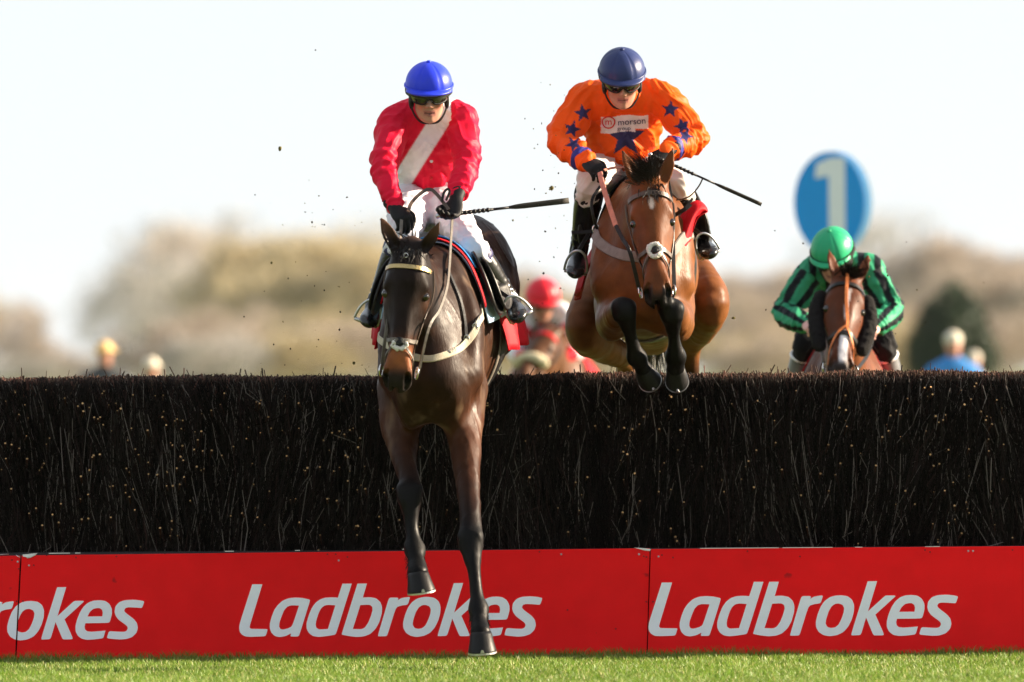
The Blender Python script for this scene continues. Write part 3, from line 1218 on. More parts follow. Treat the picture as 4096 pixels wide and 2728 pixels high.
def build_jockey(o, J):
    """o: parent empty 'person'; J: dict with world joints"""
    H = J['head']
    sh, el, wr = J['shoulder'], J['elbow'], J['wrist']
    hip, kn, an, toe = J['hip'], J['knee'], J['ankle'], J['toe']
    tor = np.asarray(J['torso'], float)               # rows x y z halfwidth halfdepth, from neck base to pelvis
    side = J.get('side', (1, 0, 0))
    vx = J.get('vox', .0055)
    # --- body: one continuous figure under the clothes
    pts = np.vstack([tor[:, :3], *[np.array(a)[:, :3] for a in (sh, el, wr, hip, kn, an, toe)], H.o[None] + .2, H.o[None] - .2])
    f = Field(pts.min(0) - .16, pts.max(0) + .16, max(vx * 1.15, .0075))
    t2 = tor.copy()
    t2[:, 3:] -= .03
    f.chain(t2, k=0, side=side, n=3)
    face_field(f, H)
    nb = tor[0, :3]
    f.chain([(*H.p(0, -.03, -.03), .052, .052), (*((H.p(0, -.035, -.08) + nb) / 2), .050, .052), (*nb, .062, .06)], k=.03, side=side)
    for i in (0, 1):
        f.chain([(*tor[1, :3], .06), (*sh[i], .048), (*el[i], .036), (*wr[i], .024)], k=.03, n=2)
        f.chain([(*hip[i], .085), (*((np.asarray(hip[i]) + kn[i]) / 2), .068), (*kn[i], .050), (*((np.asarray(kn[i]) + an[i]) / 2), .045), (*(np.asarray(an[i]) + np.array((0, 0, -.01))), .028)], k=.03, n=2)
    V, Fq = f.mesh(1)
    mesh_np('body', V, Fq, M['skin'], o, skin_colour(V, None, H))
    # --- silks
    f = Field(pts.min(0) - .2, pts.max(0) + .2, vx)
    f.chain(tor, k=0, side=side, n=4)
    nk = nrm(H.o - nb)
    f.chain([(*(nb - nk * .03), .085, .08), (*(nb + nk * .03), .064, .064), (*(nb + nk * .055), .062, .062)], k=.04, side=side)
    for i in (0, 1):
        a, b, c = (np.asarray(q, float) for q in (sh[i], el[i], wr[i]))
        ra = J.get('sleeve', (.076, .067, .060, .052, .036))
        f.chain([(*(tor[1, :3] * .45 + a * .55), .085), (*a, ra[0]), (*((a + b) / 2), ra[1] + .004), (*b, ra[2]), (*((b + c) / 2), ra[3] + .004), (*(b * .2 + c * .8), ra[4] + .010), (*c, ra[4] - .006)], k=.05, n=3)
    hem = tor[-1, :3]
    f.chain([(*(hem * .6 + kn[0] * .0 + hem * .4), tor[-1, 3], tor[-1, 4]), (*(hem + np.array((0, 0, -.03))), tor[-1, 3] + .004, tor[-1, 4] + .004)], k=.03, side=side, n=1)

    def cuff(V, N):
        d = np.zeros(len(V))
        for i in (0, 1):
            a, b, c = np.asarray(sh[i]), np.asarray(el[i]), np.asarray(wr[i])
            # compression folds at the elbow and blousing above the cuff
            dd, t = line_param(V, [a, b, c])
            m = (dd < .13)
            L1 = np.linalg.norm(b - a)
            s_ = t * L1
            ph = fbm(V * 7, 60 + i, 2) * 5
            d += m * np.exp(-((t - 1.0) / .30) ** 2) * .006 * np.sin(s_ * 105 + ph)
            d += m * np.exp(-((t - 1.86) / .13) ** 2) * .005 * np.sin(s_ * 170 + ph)
            d += m * np.exp(-((t - .25) / .25) ** 2) * .004 * np.sin(s_ * 80 + ph)
        low = np.exp(-((V[:, 2] - (hem[2] + .02)) / .07) ** 2)
        d += low * .006 * np.sin(V[:, 0] * 85 + fbm(V * 6, 77, 2) * 6)
        return d
    V, Fq, N = cloth_mesh(f, J.get('fold', .006), J.get('seed', 0), 9., 2, cuff)
    jk = mesh_np('silks_jacket', V, Fq, M['silk'], o, J['silks'](V, N))
    jbvh = BVHTree.FromPolygons([tuple(v) for v in V], [tuple(q) for q in Fq.tolist()])
    # --- breeches
    f = Field(np.minimum(pts.min(0), 9) - .1, pts.max(0) + .1, vx * 1.3)
    pel = J['pelvis']
    f.chain([(*tor[-1, :3], tor[-1, 3] - .012, tor[-1, 4] - .012), (*pel, tor[-1, 3] + .008, .12)], k=0, side=side, n=1)
    for i in (0, 1):
        a, b, c = (np.asarray(q, float) for q in (hip[i], kn[i], an[i]))
        f.ell(a + np.array((0, .06, -.01)), (.11, .12, .11), .05)
        f.chain([(*a, .106), (*(a * .5 + b * .5), .090), (*b, .064), (*(b * .72 + c * .28), .056)], k=.04, n=3)

    def kneef(V, N):
        d = np.zeros(len(V))
        for i in (0, 1):
            dd, t = line_param(V, [np.asarray(hip[i]), np.asarray(kn[i])])
            d += (dd < .14) * (np.exp(-((t - .95) / .22) ** 2) * .004 * np.sin(t * 52 + fbm(V * 9, 88, 2) * 5) + np.exp(-((t - .1) / .3) ** 2) * .004 * np.sin(t * 44 + fbm(V * 7, 89, 2) * 6))
        return d
    V, Fq, N = cloth_mesh(f, .0050, J.get('seed', 0) + 11, 11., 2, kneef)
    mesh_np('breeches', V, Fq, J['breeches'], o)
    # --- boots
    for i in (0, 1):
        b, c, t = (np.asarray(q, float) for q in (kn[i], an[i], toe[i]))
        up = b * .80 + c * .20
        d = nrm(t - c)
        sol = nrm(np.cross(np.cross(d, nrm(c - b)), d))
        if sol @ (c - b) < 0:
            sol = -sol
        f = Field(np.minimum(np.minimum(up, c), t) - .14, np.maximum(np.maximum(up, c), t) + .14, .006)
        f.chain([(*up, .060, .062), (*(up * .72 + c * .28), .060, .064), (*(up * .35 + c * .65), .050, .053), (*c, .042, .046)], k=0, n=3)
        heel = c + sol * .045 - d * .025
        f.chain([(*heel, .034, .034), (*(c + sol * .045 + d * .05), .036, .034), (*(t * .55 + c * .45 + sol * .040), .044, .034), (*(t + sol * .022), .044, .030), (*(t + d * .035 + sol * .020), .030, .022)], k=.045, side=np.cross(d, sol), n=3)
        f.half(up - nrm(c - up) * .0, -(c - up))
        V, Fq = f.mesh(1)
        N = normals_of(V, Fq)
        dd, tt = line_param(V, [up, c, t])
        V = V + N * (np.exp(-((tt - 1.) / .25) ** 2) * .0035 * np.sin(tt * 60 + fbm(V * 9, 4, 2) * 3))[:, None]
        bt = mesh_np('boot', V, Fq, M['boot'] if not J.get('greyboot') else M['bootgrey'], o)
        tp = [up + .061 * (math.cos(a) * nrm(np.cross(c - up, (0, 1, .2))) + math.sin(a) * nrm(np.cross(np.cross(c - up, (0, 1, .2)), c - up))) for a in np.linspace(0, 2 * PI, 17)]
        tube('boot_top', tp, .008, J.get('boottop', M['boot']), bt, 6, 1, cap=False)
        if J.get('band') is not None:
            q0, q1 = b * .88 + c * .12, b * .72 + c * .28
            tube('sock_band', [q0, (q0 + q1) / 2, q1], .062, J['band'], o, 20, 2, rads=[.0640, .0680, .0660])
    # --- helmet, goggles
    helmet(o, H, J['cap'], J.get('peak', True), band=J.get('capband'))
    if J.get('goggles', True):
        goggles(o, H)
    return jbvh


def whip(o, a, b, thick=.009, flap=.35, flat=.02):
    """handle at a, tip at b: knob, bound handle, shaft and padded flap"""
    a, b = np.asarray(a, float), np.asarray(b, float)
    d = nrm(b - a)
    L = np.linalg.norm(b - a)
    ball('knob', a, thick * 1.5, M['alloy'], o, 12)
    h = a + d * L * .42
    tube('handle', [a, a * .5 + h * .5, h], thick, M['rubber'], o, 10, 4, rads=[thick * 1.15, thick, thick * .75])
    for i in range(9):
        q = a + d * L * (.10 + .034 * i)
        tube('binding', [q, q + d * .010], thick * 1.16, M['leather'], o, 10, 1)
    g = a + d * L * (1 - flap)
    tube('shaft', [h, g], thick * .7, M['leather'], o, 8, 1)
    sv = nrm(np.cross(d, (0, 1., 0)))
    V, Fc = [], []
    n = 9
    for i in range(n):
        t = i / (n - 1)
        c = g + (b - g) * t
        w_ = flat * (.55 + .45 * min(1, t * 6)) * (1 + .12 * t)
        th = thick * (.75 if t < .95 else .45)
        for k in range(10):
            a_ = 2 * PI * k / 10
            V.append(c + sv * w_ * math.copysign(abs(math.cos(a_)) ** .6, math.cos(a_)) + np.array((0, 1., 0)) * th * math.sin(a_))
    for i in range(n - 1):
        for k in range(10):
            Fc.append((i * 10 + k, i * 10 + (k + 1) % 10, (i + 1) * 10 + (k + 1) % 10, (i + 1) * 10 + k))
    Fc += [tuple(range(10))[::-1], tuple((n - 1) * 10 + k for k in range(10))]
    mesh_np('flap', V, Fc, M['whipflap'], o)


def stirrup(o, foot, d, sol, w=.065, h=.125, mt=None):
    """iron round the ball of the foot: arch, branches and tread"""
    foot, d, sol = np.asarray(foot, float), nrm(d), nrm(sol)
    s_ = np.cross(d, sol)
    pts = []
    for a in np.linspace(-.12, PI + .12, 17):
        pts.append(foot + s_ * w * math.cos(a) * (1.0 if math.sin(a) < .5 else 1.0) - sol * (h - .045) * max(0, math.sin(a)) ** .8 + sol * (.045 if math.sin(a) < 0.05 else .045 * (1 - math.sin(a))))
    tube('iron', pts, .0062, mt or M['alloy'], o, 8, 2)
    tube('tread', [foot + sol * .048 + s_ * w * .98, foot + sol * .050, foot + sol * .048 - s_ * w * .98], .009, M['alloy'], o, 8, 2)
    return foot - sol * (h - .045)


# ------------------------------------------------------------------ ground
def turf_material(name, c1, c2, sc_):
    m = bpy.data.materials.new(name)
    m.use_nodes = True
    N, L = m.node_tree.nodes, m.node_tree.links
    b = N['Principled BSDF']
    b.inputs['Roughness'].default_value = .85
    b.inputs['Specular IOR Level'].default_value = .15
    tc = N.new('ShaderNodeTexCoord')
    n = N.new('ShaderNodeTexNoise')
    n.inputs['Scale'].default_value = sc_
    n.inputs['Detail'].default_value = 8
    L.new(tc.outputs['Object'], n.inputs['Vector'])
    r = N.new('ShaderNodeValToRGB')
    r.color_ramp.elements[0].position = .35
    r.color_ramp.elements[0].color = (*c1, 1)
    r.color_ramp.elements[1].position = .68
    r.color_ramp.elements[1].color = (*c2, 1)
    L.new(n.outputs['Fac'], r.inputs[0])
    L.new(r.outputs[0], b.inputs['Base Color'])
    bp = N.new('ShaderNodeBump')
    bp.inputs['Distance'].default_value = .03
    L.new(n.outputs['Fac'], bp.inputs['Height'])
    L.new(bp.outputs[0], b.inputs['Normal'])
    return m


M['turf'] = turf_material('turf', (.07, .105, .014), (.15, .18, .035), 1.4)
gx = np.array([-3500, -900, -220, -60, -12, 0, 12, 60, 220, 900, 3500.])
gy = np.array([-90, -40, -12, -5, 0, 5, 14, 40, 120, 400, 1000, 4000.])
V = np.array([(x, y, 0.) for y in gy for x in gx])
ii = np.arange(len(V)).reshape(len(gy), len(gx))
Fq = np.stack([ii[:-1, :-1], ii[:-1, 1:], ii[1:, 1:], ii[1:, :-1]], -1).reshape(-1, 4)
tag(mesh_np('ground', V, Fq, M['turf'], smooth=False), 'flat green turf of the racecourse', kind='structure')


def blades(name, n, x0, x1, y0, y1, hmin, hmax, w, seed, dens=None, label=''):
    rg = np.random.default_rng(seed)
    P = np.column_stack([rg.uniform(x0, x1, n), rg.uniform(y0, y1, n), np.zeros(n)])
    q = fbm(P * np.array((2.2, 1.2, 1)), 5, 3)
    h = rg.uniform(hmin, hmax, n) * (1 + .55 * q)
    az = rg.uniform(0, 2 * PI, n)
    sv = np.column_stack([np.cos(az), np.sin(az), 0 * az]) * (w * rg.uniform(.7, 1.4, n))[:, None]
    la = rg.uniform(0, 2 * PI, n)
    lean = np.column_stack([np.cos(la), np.sin(la), 0 * la]) * (h * rg.uniform(.15, .9, n))[:, None]
    up = np.array((0, 0, 1.))
    A, B = P - sv, P + sv
    C0 = P + lean * .35 + up * (h * .6)[:, None]
    C, D = C0 - sv * .75, C0 + sv * .75
    E = P + lean + up * (h * .95)[:, None]
    V = np.stack([A, B, C, D, E], 1).reshape(-1, 3)
    b = (np.arange(n) * 5)[:, None, None]
    Ft = (b + np.array([[0, 1, 3], [0, 3, 2], [2, 3, 4]])[None]).reshape(-1, 3)
    dry = rg.uniform(0, 1, n)
    c = np.where((dry < .13)[:, None], np.array((.40, .36, .15)), np.array((.105, .20, .018)))
    c = c * rg.uniform(.65, 1.35, n)[:, None] * (1 + .25 * q)[:, None]
    col = np.repeat(c, 5, 0)
    tipm = np.tile(np.array((0, 0, .35, .35, 1.)), n)
    col = mixc(col, (.27, .34, .06), tipm * .5)
    o = mesh_np(name, V, Ft, M['grass'], None, col)
    return tag(o, label, 'grass', kind='stuff')


M['grass'] = mat('grass_blade', attr=True, rough=.5, spec=.35, trans=.35)
blades('grass', 128000, -3.4, 3.4, -5.6, .02, .014, .036, .0021, 11, label='short green turf in front of the red boards')
blades('outer_grass', 26000, -4.8, 4.8, -8.6, -5.5, .016, .040, .0034, 13, label='short green turf nearest the camera below the picture')
blades('rough_grass', 7000, -3.4, 3.4, -.16, .0, .022, .058, .0018, 12, label='longer fringe of grass against the foot of the red boards')

# ------------------------------------------------------------------ brush fence
FENCE_X0, FENCE_X1, FENCE_TOP = -5.4, 3.75, 1.352
fence = empty('brush_fence', (0, .3, 0), 'tall dark birch brush steeplechase fence with clipped top', 'fence')
M['brush_core'] = mat('brush_core', (.010, .008, .007), .9, .1, vary=.5, vscale=30)
M['twig'] = mat('birch_twig', attr=True, rough=.6, spec=.07)
M['timber'] = mat('dark_timber', (.02, .02, .024), .6, .3, vary=.3, vscale=15)


def prism_cloud(P0, P1, P2, r0, r2, col, cap_col=None, name='twigs', parent=None, sides=3):
    """bent three-ring twigs; cap_col paints the cut end"""
    n = len(P0)
    d = P2 - P0
    d /= np.linalg.norm(d, axis=1)[:, None]
    a = np.cross(d, np.array((.3, 1., .1)))
    a /= np.linalg.norm(a, axis=1)[:, None]
    b = np.cross(d, a)
    rings = []
    for P, r in ((P0, r0), (P1, (r0 + r2) / 2), (P2, r2)):
        for k in range(sides):
            t = 2 * PI * k / sides
            rings.append(P + (a * math.cos(t) + b * math.sin(t)) * r[:, None])
    m = 3 * sides
    V = np.stack(rings, 1)
    C = np.repeat(col[:, None, :], m, 1)
    tri = []
    for i in range(2):
        for k in range(sides):
            k2 = (k + 1) % sides
            q = (i * sides + k, i * sides + k2, (i + 1) * sides + k2, (i + 1) * sides + k)
            tri += [(q[0], q[1], q[2]), (q[0], q[2], q[3])]
    if cap_col is not None:
        V = np.concatenate([V, V[:, -sides:]], 1)
        C = np.concatenate([C, np.repeat(cap_col[:, None, :], sides, 1)], 1)
        tri += [(m, m + k, m + k + 1) for k in range(1, sides - 1)]
        m += sides
    tri = np.array(tri)
    Ft = ((np.arange(n) * m)[:, None, None] + tri[None]).reshape(-1, 3)
    return mesh_np(name, V.reshape(-1, 3), Ft, M['twig'], parent, C.reshape(-1, 3), smooth=False)


def fence_front(z):
    """depth of the brush face at height z: upright, its top edge rounded back"""
    return .05 + .10 * np.clip((z - 1.22) / .15, 0, 1) ** 2


bm = bmesh.new()
for (a, b_, c, d, e, f_) in ((FENCE_X0, FENCE_X1, .17, .78, .02, 1.22), (FENCE_X0, FENCE_X1, .26, .70, 1.22, 1.295)):
    bmesh.ops.create_cube(bm, size=1, matrix=Matrix.Translation(((a + b_) / 2, (c + d) / 2, (e + f_) / 2)) @ Matrix.Diagonal((b_ - a, d - c, f_ - e, 1)))
bm_obj('brush_core', bm, M['brush_core'], fence)
rg = np.random.default_rng(21)


def twig_cols(n, rg, lo=.003, hi=.026):
    v = lo + (hi - lo) * rg.uniform(0, 1, n) ** 2.2
    t = rg.uniform(0, 1, n)
    c = np.stack([v * (1.22 + .6 * (t > .75)), v * (.95 + .1 * t), v * (.84 + .15 * t)], 1)
    return c


def face_twigs(n, x0, x1, seed, rr=1.):
    rg = np.random.default_rng(seed)
    x = rg.uniform(x0, x1, n)
    L = rg.uniform(.10, .50, n)
    z0 = rg.uniform(.42, 1.24, n)
    tilt = rg.normal(0, .16, n) + .10 * fbm(np.column_stack([x * 3, z0 * 2, 0 * x]), 8, 2) * 3
    wild = rg.uniform(0, 1, n) < .10
    tilt = np.where(wild, rg.normal(0, .65, n), tilt)
    L = np.where(wild, L * .45, L)
    z2 = np.minimum(z0 + L * np.cos(tilt), FENCE_TOP - .02 + rg.normal(0, .008, n))
    dep = rg.uniform(0, 1, n) ** 1.6 * .12
    P0 = np.column_stack([x, fence_front(z0) + dep + .02, z0])
    P2 = np.column_stack([x + np.sin(tilt) * L, fence_front(z2) + dep - .03 * rg.uniform(0, 1, n), z2])
    P1 = (P0 + P2) / 2 + np.column_stack([rg.normal(0, .018, n), rg.normal(0, .008, n), 0 * x])
    r = (.0012 + .0030 * rg.uniform(0, 1, n) ** 2.5) * rr
    c = twig_cols(n, rg) * (1 + .9 * fbm(np.column_stack([x * 5, z0 * .8, 0 * x]), 17, 3))[:, None].clip(.25, 2)
    pale = rg.uniform(0, 1, n) < .055
    r[pale] = rg.uniform(.0019, .0034, pale.sum())
    c[pale] = np.array((.17, .145, .135)) * rg.uniform(.6, 1.5, pale.sum())[:, None]
    return P0, P1, P2, r, r * .55, c


o = prism_cloud(*face_twigs(38000, -2.9, 2.9, 31), name='brush_twigs', parent=fence)
tag(o, kind='stuff')
o = prism_cloud(*face_twigs(6000, FENCE_X0, -2.9, 32, 1.7), name='brush_twigs', parent=fence)
tag(o, kind='stuff')
o = prism_cloud(*face_twigs(3200, 2.9, FENCE_X1, 33, 1.7), name='brush_twigs', parent=fence)
tag(o, kind='stuff')
# clipped upright ends along the top
n = 17000
x = np.concatenate([rg.uniform(-2.9, 2.9, 13500), rg.uniform(FENCE_X0, FENCE_X1, n - 13500)])
y = np.concatenate([.13 + rg.uniform(0, 1, 9000) ** 1.5 * .16, rg.uniform(.28, .72, n - 9000)])
zt = FENCE_TOP + rg.normal(0, .0055, n) + .014 * fbm(np.column_stack([x * 3.5, y * 3, 0 * x]), 3, 3) - .055 * np.clip((.19 - y) / .06, 0, 1) * rg.uniform(0, 1, n)
wh = rg.uniform(0, 1, n) < .010
zt = zt + wh * rg.uniform(.01, .05, n)
P2 = np.column_stack([x + rg.normal(0, .010, n), y - .01, zt])
P0 = P2 - np.column_stack([rg.normal(0, .022, n), rg.normal(0, .01, n), rg.uniform(.05, .11, n)])
r = rg.uniform(.0016, .0044, n)
c = twig_cols(n, rg, .02, .11) * np.array((1.15, .92, .78))  # sunlit top band put into the colour: sides lighter than the face twigs
cap = np.where((rg.uniform(0, 1, n) < .5)[:, None], np.array((.55, .33, .17)), np.array((.16, .10, .07))) * rg.uniform(.6, 1.2, n)[:, None]  # tan of cut wood, brightened to paint sun on the tips
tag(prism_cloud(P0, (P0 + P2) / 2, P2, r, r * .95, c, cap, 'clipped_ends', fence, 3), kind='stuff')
# thick cut stems showing pale ends on the face
n = 420
x = np.where(rg.uniform(0, 1, n) < .5, rg.uniform(-2.6, 2.6, n), rg.uniform(-2.6, 2.6, 30)[rg.integers(0, 30, n)] + rg.normal(0, .04, n))
z = .50 + .80 * rg.uniform(0, 1, n) ** .7
P2 = np.column_stack([x, fence_front(z) - .022, z])
P0 = P2 - np.column_stack([rg.normal(0, .012, n), -.06 + 0 * x, rg.uniform(.015, .05, n)])
r = rg.uniform(.0024, .0062, n)
c = np.tile(np.array((.045, .02, .013)), (n, 1))
cap = np.array((.62, .38, .18)) * rg.uniform(.5, 1.2, n)[:, None]
tag(prism_cloud(P0, (P0 + P2) / 2, P2, r, r, c, cap, 'cut_stems', fence, 5), kind='stuff')
# dark rail along the top of the boards
bm = bmesh.new()
bmesh.ops.create_cube(bm, size=1, matrix=Matrix.Translation(((FENCE_X0 + FENCE_X1) / 2, .045, .500)) @ Matrix.Diagonal((FENCE_X1 - FENCE_X0, .055, .045, 1)))
bm_obj('rail', bm, M['timber'], fence)

# ------------------------------------------------------------------ red boards
M['board'] = mat('red_board', (.90, .0095, .0125), .5, .06, vary=.05, vscale=8, vary2=.08, v2scale=1.1, bump=.05, bscale=40, speck=((55, .765, (.16, .03, .02)), (9, .735, (.42, .012, .014))))
M['vinyl'] = mat('torn_white_vinyl', (.75, .74, .72), .5, .3, vary=.15)
M['letter'] = mat('white_lettering', (.90, .91, .97), .5, .2, vary=.03, speck=((60, .775, (.35, .33, .33)),))
M['screw'] = mat('zinc_screw', (.55, .55, .56), .35, .5, metal=.8)
M['hole'] = mat('old_screw_hole', (.05, .035, .03), .9, .1)
GL = {
    'L': [[(243, 72), (393, 72), (205, 690), (207, 718), (228, 733), (462, 735), (470, 745), (445, 828), (425, 843), (200, 850), (140, 845), (85, 815), (55, 770), (48, 710), (60, 640)]],
    'a': [[(1090, 296), (1099, 315), (940, 825), (920, 846), (815, 846), (808, 835), (820, 798), (740, 838), (650, 855), (580, 840), (525, 790), (502, 720), (503, 650), (530, 550), (570, 450), (620, 380), (690, 315), (780, 278), (880, 268), (990, 275)],
          [(935, 388), (833, 695), (770, 725), (700, 742), (660, 735), (640, 700), (645, 640), (680, 540), (715, 455), (760, 405), (820, 384)]],
    'd': [[(1578, 62), (1716, 62), (1485, 800), (1465, 820), (1340, 840), (1220, 852), (1140, 838), (1080, 795), (1047, 730), (1045, 650), (1075, 540), (1120, 430), (1175, 350), (1240, 298), (1320, 270), (1420, 264), (1510, 270)],
          [(1473, 384), (1362, 733), (1230, 740), (1190, 715), (1182, 670), (1190, 610), (1225, 500), (1260, 430), (1310, 388), (1370, 376)]],
    'b': [[(1800, 62), (1940, 60), (1880, 268), (1990, 262), (2080, 280), (2140, 335), (2166, 410), (2160, 500), (2125, 630), (2070, 730), (1990, 808), (1900, 843), (1790, 852), (1680, 840), (1570, 818), (1567, 805)],
          [(1843, 380), (1732, 733), (1860, 737), (1910, 712), (1960, 640), (2000, 540), (2024, 450), (2018, 405), (1990, 380), (1960, 374)]],
    'r': [[(2285, 268), (2390, 268), (2405, 280), (2396, 308), (2450, 275), (2560, 258), (2577, 268), (2552, 355), (2535, 375), (2460, 385), (2370, 412), (2245, 820), (2225, 841), (2108, 843), (2101, 832), (2260, 290)]]}
GB = {
    'o': [[(600, 257), (690, 270), (755, 320), (785, 400), (780, 500), (750, 610), (700, 710), (630, 790), (540, 835), (430, 852), (340, 835), (270, 790), (232, 720), (228, 640), (255, 530), (300, 420), (360, 335), (440, 280), (520, 260)],
          [(560, 376), (615, 395), (640, 440), (632, 510), (600, 600), (560, 680), (510, 722), (450, 732), (395, 715), (370, 665), (380, 600), (415, 490), (460, 415), (510, 382)]],
    'k': [[(980, 54), (1118, 52), (985, 490), (1225, 270), (1245, 260), (1375, 260), (1384, 272), (1092, 537), (1217, 820), (1205, 838), (1075, 840), (1055, 820), (957, 578), (890, 805), (870, 835), (750, 840), (738, 828)]],
    'e': [[(1620, 252), (1700, 262), (1765, 305), (1803, 380), (1805, 460), (1775, 575), (1755, 594), (1405, 598), (1393, 645), (1400, 690), (1430, 718), (1500, 727), (1708, 710), (1680, 808), (1665, 825), (1560, 840), (1430, 848), (1350, 830), (1290, 785), (1258, 720), (1256, 640), (1280, 540), (1325, 430), (1380, 345), (1450, 285), (1530, 257)],
          [(1437, 497), (1658, 495), (1667, 440), (1655, 395), (1620, 372), (1580, 370), (1520, 385), (1470, 430)]],
    's': [[(2285, 272), (2288, 290), (2262, 362), (2248, 374), (2150, 366), (2050, 362), (2005, 375), (1988, 410), (2005, 440), (2130, 535), (2180, 595), (2195, 670), (2175, 745), (2110, 810), (2020, 840), (1920, 846), (1740, 828), (1730, 812), (1752, 735), (1775, 718), (1900, 728), (1985, 730), (2025, 715), (2044, 675), (2030, 640), (1900, 545), (1860, 490), (1843, 430), (1855, 350), (1910, 285), (1990, 255), (2120, 248), (2230, 258)]]}
WORD = [[[(2580 + a / 3.623, 2310 + b / 3.623) for a, b in lp] for lp in GL[k]] for k in 'Ladbr'] + [[[(3200 + a / 3.623, 2310 + b / 3.623) for a, b in lp] for lp in GB[k]] for k in 'okes']


def round_loop(lp):
    """round only gentle turns so that strokes keep their corners"""
    P = np.array(lp, float)
    n = len(P)
    out = []
    for i in range(n):
        a, b, c = P[i - 1], P[i], P[(i + 1) % n]
        u, v = nrm(b - a), nrm(c - b)
        if u @ v > .45:
            out += [a * .25 + b * .75, a * .06 + b * .88 + c * .06, b * .75 + c * .25]
        else:
            out.append(b)
    return np.array(out)


def letter_mesh(glyph, fn, y):
    """glyph loops in photograph units -> filled flat letter standing on the board"""
    cu = bpy.data.curves.new('glyph', 'CURVE')
    cu.dimensions = '2D'
    cu.fill_mode = 'BOTH'
    cu.extrude = .0008
    for lp in glyph:
        P = [W(*fn(u, v), y) for u, v in round_loop(lp)]
        sp = cu.splines.new('POLY')
        sp.points.add(len(P) - 1)
        for q, p in zip(sp.points, P):
            q.co = (p[0], p[2], 0, 1)
        sp.use_cyclic_u = True
    ob = bpy.data.objects.new('glyph', cu)
    COL.objects.link(ob)
    me = bpy.data.meshes.new_from_object(ob.evaluated_get(bpy.context.evaluated_depsgraph_get()))
    bpy.data.objects.remove(ob)
    bm = bmesh.new()
    bm.from_mesh(me)
    bpy.data.meshes.remove(me)
    for v in bm.verts:
        v.co = (v.co.x, y - v.co.z, v.co.y)
    return bm


YB = -.030                                  # front face of the boards
SEAMS = [((84, 2222), (62, 2650)), ((2601, 2196), (2588, 2640))]


def seam_x(i, z, off=0.):
    a, b = W(*SEAMS[i][0], YB), W(*SEAMS[i][1], YB)
    t = (z - b[2]) / (a[2] - b[2])
    return b[0] + (a[0] - b[0]) * t + off


def board(label, xl, xr, ztl, ztr, yy=0.):
    """xl, xr: callables of height"""
    o = empty('advertising_board', ((xl(0) + xr(0)) / 2, YB, 0), label, 'board', 'boards along the foot of the fence')
    V = []
    for y in (YB + yy, YB + .022 + yy):
        V += [(xl(0), y, 0), (xr(0), y, 0), (xr(ztr), y, ztr), (xl(ztl), y, ztl)]
    bm = bmesh.new()
    vs = [bm.verts.new(v) for v in V]
    for q in ((0, 1, 2, 3), (5, 4, 7, 6), (1, 0, 4, 5), (2, 1, 5, 6), (3, 2, 6, 7), (0, 3, 7, 4)):
        bm.faces.new([vs[i] for i in q])
    bmesh.ops.bevel(bm, geom=list(bm.edges), offset=.002, segments=1, affect='EDGES')
    bm_obj('panel', bm, M['board'], o)
    return o


zt = [W(84, 2222, YB)[2], W(2601, 2193, YB)[2], W(4090, 2180, YB)[2]]
b_left = board('red board at far left, cut off by the picture edge', lambda z: -4.95, lambda z: seam_x(0, z, -.0035), zt[0] + .002, zt[0] - .001)
b_mid = board('middle red board with white lettering, behind the landing hooves', lambda z: seam_x(0, z, .0035), lambda z: seam_x(1, z, -.0025), zt[0], zt[1])
b_right = board('right-hand red board with complete white lettering, screws along its top', lambda z: seam_x(1, z, .0025), lambda z: 3.72, zt[1] - .004, zt[2] - .004, -.004)
f_right = lambda u, v: (u, v)
f_mid = lambda u, v: (1009 + .979 * (u - 2647), 2337 + .979 * (v - 2330) + (u - 2647) * .0005)
f_left = lambda u, v: (228 + .964 * (u - 3470), 2349 + .964 * (v - 2325) - (u - 3470) * .006)
for g in WORD:
    bm_obj('letter', letter_mesh(g, f_right, YB - .006), M['letter'], b_right)
    bm_obj('letter', letter_mesh(g, f_mid, YB - .002), M['letter'], b_mid)
a, b_ = W(*SEAMS[0][0], YB), W(*SEAMS[0][1], YB)
sn = Vector((a[2] - b_[2], 0, -(a[0] - b_[0]))).normalized()
for g in WORD:
    bm = letter_mesh(g, f_left, YB - .002)
    xs = [v.co.x for v in bm.verts]
    zs = [v.co.z for v in bm.verts]
    xm = seam_x(0, sum(zs) / len(zs))
    if min(xs) > xm + .05:
        bm_obj('letter', bm, M['letter'], b_mid)
    elif max(xs) < xm - .05:
        bm_obj('letter', bm, M['letter'], b_left)
    else:
        for sgn, par in ((1, b_mid), (-1, b_left)):
            b2 = bm.copy()
            bmesh.ops.bisect_plane(b2, geom=b2.verts[:] + b2.edges[:] + b2.faces[:], plane_co=Vector(b_) + sn * sgn * .0035, plane_no=sn * sgn, clear_inner=True)
            bm_obj('letter', b2, M['letter'], par)
        bm.free()


def screw(par, u, v, r=.0055, m=None, y=YB - .004):
    p = W(u, v, y)
    ball('screw' if m is None else 'screw_hole', p, (r, .003, r), m or M['screw'], par, 10)


